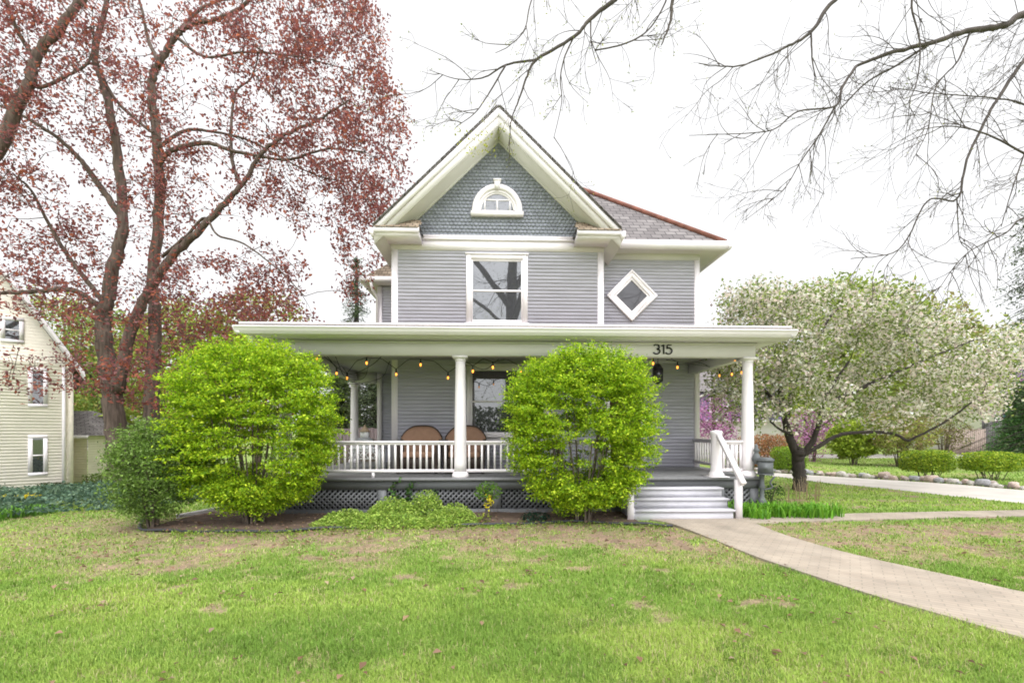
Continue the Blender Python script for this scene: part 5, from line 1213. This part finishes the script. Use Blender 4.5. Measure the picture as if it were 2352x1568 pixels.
# garage further back
GYY = 27.0; A = at(204, 1105, GYY); B_ = at(330, 1028, GYY)
gr = thing('garage', 'cream garage with paned window behind the cream house', 'garage', ((A[0] + B_[0]) / 2, GYY, A[2])); b = MB(); clap(b, (A[0], GYY), (B_[0], GYY), A[2] - .5, B_[2], (0, -1), .13); child(b, 'wall', CRM, gr)
b = MB(); b.add([(A[0] - .4, GYY - .4, B_[2]), (B_[0] + .4, GYY - .4, B_[2]), (B_[0] + .4, GYY + 3, B_[2] + 1.9), (A[0] - .4, GYY + 3, B_[2] + 1.9)], [(0, 1, 2, 3)]); child(b, 'roof', SLATE, gr); b = MB(); b.box(A[0] - .4, B_[0] + .4, GYY - .5, GYY - .41, B_[2] - .15, B_[2] + .02); child(b, 'gutter', WHITE, gr)
C1 = at(240, 1075, GYY); C2 = at(266, 1050, GYY); plain_window(gr, C1[0], C2[0], C1[2], C2[2], GYY, .3)
b = MB(); 
for k in (1, 2): xx = C1[0] + (C2[0] - C1[0]) * k / 3; b.box(xx - .02, xx + .02, GYY - .048, GYY - .031, C1[2], C2[2])
child(b, 'muntin', WHITE, gr)
# plants by the cream house
for px, py, Y, w_, h, lab in ((10, 1140, 17.6, .9, .55, 'dark rounded bush at the very left edge'), (121, 1131, 17.8, 1.0, .45, 'dark clipped bush under the cream house wall'), (224, 1108, 20, .9, .6, 'light green bush in front of the garage')):
    q = at(px, py, Y); hedge('foundation_bush', lab, q[0], Y, w_, .8, h, [(.045, .08, .025), (.07, .10, .03)] if px < 200 else [(.15, .25, .05), (.2, .3, .06)], 1100, .06, 'bushes by the cream house', float(hz(q[0], Y)), 'shrub')
# wooden fences
def board_fence(name, label, x0, x1, y, h, zb, m, wd=.14):
    t = thing(name, label, 'fence', ((x0 + x1) / 2, y, zb)); b = MB(); x = x0
    while x < x1: b.box(x, x + wd - .012, y, y + .022, zb + .03, zb + h + rng.uniform(-.015, .015)); x += wd
    b.box(x0, x1, y + .023, y + .06, zb + .3, zb + .39); b.box(x0, x1, y + .023, y + .06, zb + h - .35, zb + h - .26); child(b, 'board_panel', m, t); x = x0
    while x <= x1: b = MB(); b.box(x - .05, x + .05, y + .061, y + .16, zb - .1, zb + h + .05); child(b, 'post', m, t); x += 2.4
board_fence('taupe_fence', 'taupe board fence seen through the left porch railing', col_(690, 19), col_(905, 19), 19, 1.75, float(hz(col_(800, 19), 19)) - .02, mat('taupe_boards', (.24, .19, .19), .8, .15, 4, stretch=(1, 1, .2)))
board_fence('pale_fence', 'weathered pinkish grey fence left of the blue house', col_(2175, 31), col_(2262, 31), 31, 1.75, 0, mat('pale_boards', (.36, .29, .25), .85, .2, 4, stretch=(1, 1, .2)))
board_fence('dark_fence', 'dark grey fence below the blue house', col_(2262, 31.6), col_(2420, 31.6), 31.6, 2.3, 0, mat('dark_boards', (.13, .125, .125), .85, .2, 4, stretch=(1, 1, .2)))
# blue house at the right
BY = 36.0; A = at(2268, 920, BY); x0 = A[0]
t = thing('blue_house', 'slate roofed blue house with white corner at the right edge', 'house', (x0 + 6, BY, 0)); b = MB(); clap(b, (x0 + .6, BY), (x0 + 13, BY), 0, A[2] - .05, (0, -1), .15); clap(b, (x0 + .6, BY + 8), (x0 + .6, BY), 0, A[2] - .05, (-1, 0), .15); child(b, 'wall', WHITE, t)
b = MB(); b.box(x0 + 1.3, x0 + 2.6, BY - .06, BY - .025, .2, A[2] - .55); child(b, 'door', BLU, t); b = MB(); b.add([(x0 - .3, BY - .6, A[2]), (x0 + 14, BY - .6, A[2]), (x0 + 14, BY + 4, A[2] + 4.2), (x0 + 3.6, BY + 4, A[2] + 4.2), (x0 - .3, BY + 8.6, A[2]), (x0 + 14, BY + 8.6, A[2])], [(0, 1, 2, 3), (4, 0, 3), (5, 4, 3, 2)]); child(b, 'roof', mat('blue_grey_roof', (.10, .115, .135), .8, .15, 6), t)
b = MB(); b.box(x0 - .4, x0 + 14, BY - .72, BY - .6, A[2] - .28, A[2] + .01); b.add([(x0 - .3, BY - .6, A[2] - .2), (x0 + 14, BY - .6, A[2] - .2), (x0 + 14, BY, A[2] - .2), (x0 - .3, BY, A[2] - .2)], [(3, 2, 1, 0)]); child(b, 'gutter', WHITE, t)
# purple house seen under the porch beam
BY = 34.0; x0 = col_(1590, BY); x1 = col_(1800, BY); zt = at(1650, 900, BY)[2]
t = thing('purple_house', 'purple sided house with white lower storey behind the porch', 'house', ((x0 + x1) / 2, BY, 0)); zb = at(1650, 965, BY)[2]
b = MB(); clap(b, (x0 - 4, BY), (x1, BY), zb, zt, (0, -1), .15); clap(b, (x1, BY), (x1, BY + 8), 0, zt, (1, 0), .15); child(b, 'upper_wall', PURP, t)
b = MB(); clap(b, (x0 - 4, BY), (x1, BY), -.1, zb - .12, (0, -1), .15); b.box(x0 - 4, x1 + .05, BY - .35, BY + .02, zb - .12, zb); child(b, 'lower_wall', WHITE, t)
b = MB(); b.add([(x0 - 4.4, BY - .5, zt), (x1 + .4, BY - .5, zt), (x1 - 3, BY + 4, zt + 2.4), (x0 - 4.4, BY + 4, zt + 2.4), (x1 + .4, BY + 8.5, zt), (x0 - 4.4, BY + 8.5, zt)], [(0, 1, 2, 3), (1, 4, 2), (4, 5, 3, 2)]); child(b, 'roof', SLATE, t)
A = at(1618, 905, BY - .3); B_ = at(1662, 885, BY - .3); b = MB(); b.bar((A[0] - 1, BY - .2, A[2] - .5), (B_[0], BY - .2, B_[2]), .1, .16); q = at(1668, 900, BY); b.box(q[0] - .08, q[0] + .08, BY - .1, BY - .02, zb, zt); child(b, 'white_trim', WHITE, t)
for px in (1632, 1690): A = at(px, 945, BY); plain_window(t, A[0], A[0] + .9, A[2], A[2] + 1.3, BY, .1)
# ------------------------------------------------------------------ grass blades and litter
def blades(n, y0, y1, xr, L, wd):
    Y = y0 + (y1 - y0) * rng.uniform(0, 1, n); X = rng.uniform(-1, 1, n) * (xr * Y + .4) + Y * .035
    J = X + rng.normal(size=n) * .05
    k = ~(inpoly(J, Y, PATHP) | inpoly(J, Y + rng.normal(size=n) * .02, SIDEP) | inpoly(X, Y, DRIVEP) | inbed(X, Y)) & ~((Y > 8.9) & (X > -4.7) & (X < 5.4)) & ~((X > 2.4) & (X < 4.5) & (Y > 8.2))
    bp_ = bare(X, Y); k &= rng.random(n) > bp_ * .96
    X, Y, bp_ = X[k], Y[k], bp_[k]; n = len(X)
    cl = fnoise(X * .8, Y * 1.1, 3); tuft = fnoise(X * 4.5 + 11, Y * 5.5, 2)
    Lh = L * (.62 + .75 * tuft) * rng.uniform(.6, 1.25, n) * (1 - .5 * bp_); a = rng.uniform(0, 6.283, n); lean = rng.uniform(.1, 1.0, n)
    d = np.stack((np.cos(a), np.sin(a), np.zeros(n)), 1); sd = np.stack((-np.sin(a), np.cos(a), np.zeros(n)), 1) * (wd * .5 * rng.uniform(.7, 1.3, n))[:, None]
    B0 = np.stack((X, Y, hz(X, Y) - .005), 1); up = np.array((0, 0, 1.))
    p1 = B0 + d * (Lh * lean * .3)[:, None] + up * (Lh * .6)[:, None]; p2 = B0 + d * (Lh * lean * .95)[:, None] + up * (Lh * (1 - .3 * lean))[:, None]
    V = np.stack((B0 - sd, B0 + sd, p1 + sd * .8, p1 - sd * .8, p2), 1)
    G1 = np.array((.20, .335, .055)); G2 = np.array((.38, .50, .10)); DRY = np.array((.50, .42, .24)); DK = np.array((.15, .26, .04))
    f = np.clip((cl - .3) * 2.2 + .25 * rng.normal(size=n), 0, 1)[:, None]; C = G1 * (1 - f) + G2 * f
    dk = (fnoise(X * 1.7 + 70, Y * 2.3, 2) > .62) & (rng.random(n) < .4); C[dk] = DK
    dry = rng.random(n) < (.04 + .35 * bp_ + .10 * (cl > .6)); C[dry] = DRY; C *= (1 + .15 * rng.normal(size=(n, 1))); C = np.clip(C, .004, .9)
    o = np.arange(n)[:, None] * 5
    return V.reshape(-1, 3), o + [[0, 1, 2, 3]], np.stack((o[:, 0] + 3, o[:, 0] + 2, o[:, 0] + 4), 1), np.repeat(C, 5, 0)
g = MB()
for args in ((190000, 2.5, 4.2, 1.22, .052, .0042), (150000, 4.2, 6.2, 1.20, .052, .0065), (80000, 6.2, 9.2, 1.20, .055, .012), (50000, 9.2, 15, 1.2, .055, .02), (26000, 15, 27, 1.25, .06, .04)):
    V, q, tr, C = blades(*args); base_ = g.n; g.add(V, q, C); g.f.append(tr + base_)
tag(g.build('grass', BLADE), 'short spring grass of the lawn', 'grass', kind='stuff')
# dead leaves lying in the lawn and bed
c = MB(); n = 9000; Y = 2.6 + 6.6 * rng.random(n) ** .8; X = rng.uniform(-1.15, 1.2, n) * Y
drift = sstep(.60, .74, fnoise(X * 1.9 + 33, Y * 2.4 + 8, 3))
k = (rng.random(n) < .015 + .50 * bare(X, Y) + .40 * inbed(X, Y) + .30 * drift) & ~inpoly(X, Y, PATHP) & ~inpoly(X, Y, SIDEP); X, Y = X[k], Y[k]
leaves(c, np.stack((X, Y, hz(X, Y) + .03 + .03 * rng.random(len(X)) + .03 * inbed(X, Y)), 1), .046, [(.30, .20, .12), (.22, .13, .08), (.38, .28, .19), (.16, .09, .06), (.33, .20, .14)], .75, .35, .7, .22)
tag(c.build('leaf_litter', LEAF), 'scattered brown dead leaves on the lawn and soil', 'leaf litter', kind='stuff')
# weeds along the bed edge
c = MB(); n = 700; X = rng.uniform(-5.2, 2.9, n); Y = np.interp(X, bedx, bedy) + rng.normal(size=n) * .22 - .14
E = np.stack((X, Y, hz(X, Y) + .03), 1); leaves(c, around(E, 5, .025, .6), .034, [(.16, .27, .04), (.22, .34, .05), (.3, .38, .06)], .5)
tag(c.build('weeds', LEAF), 'small light green weeds along the bed edging', 'weeds', kind='stuff')
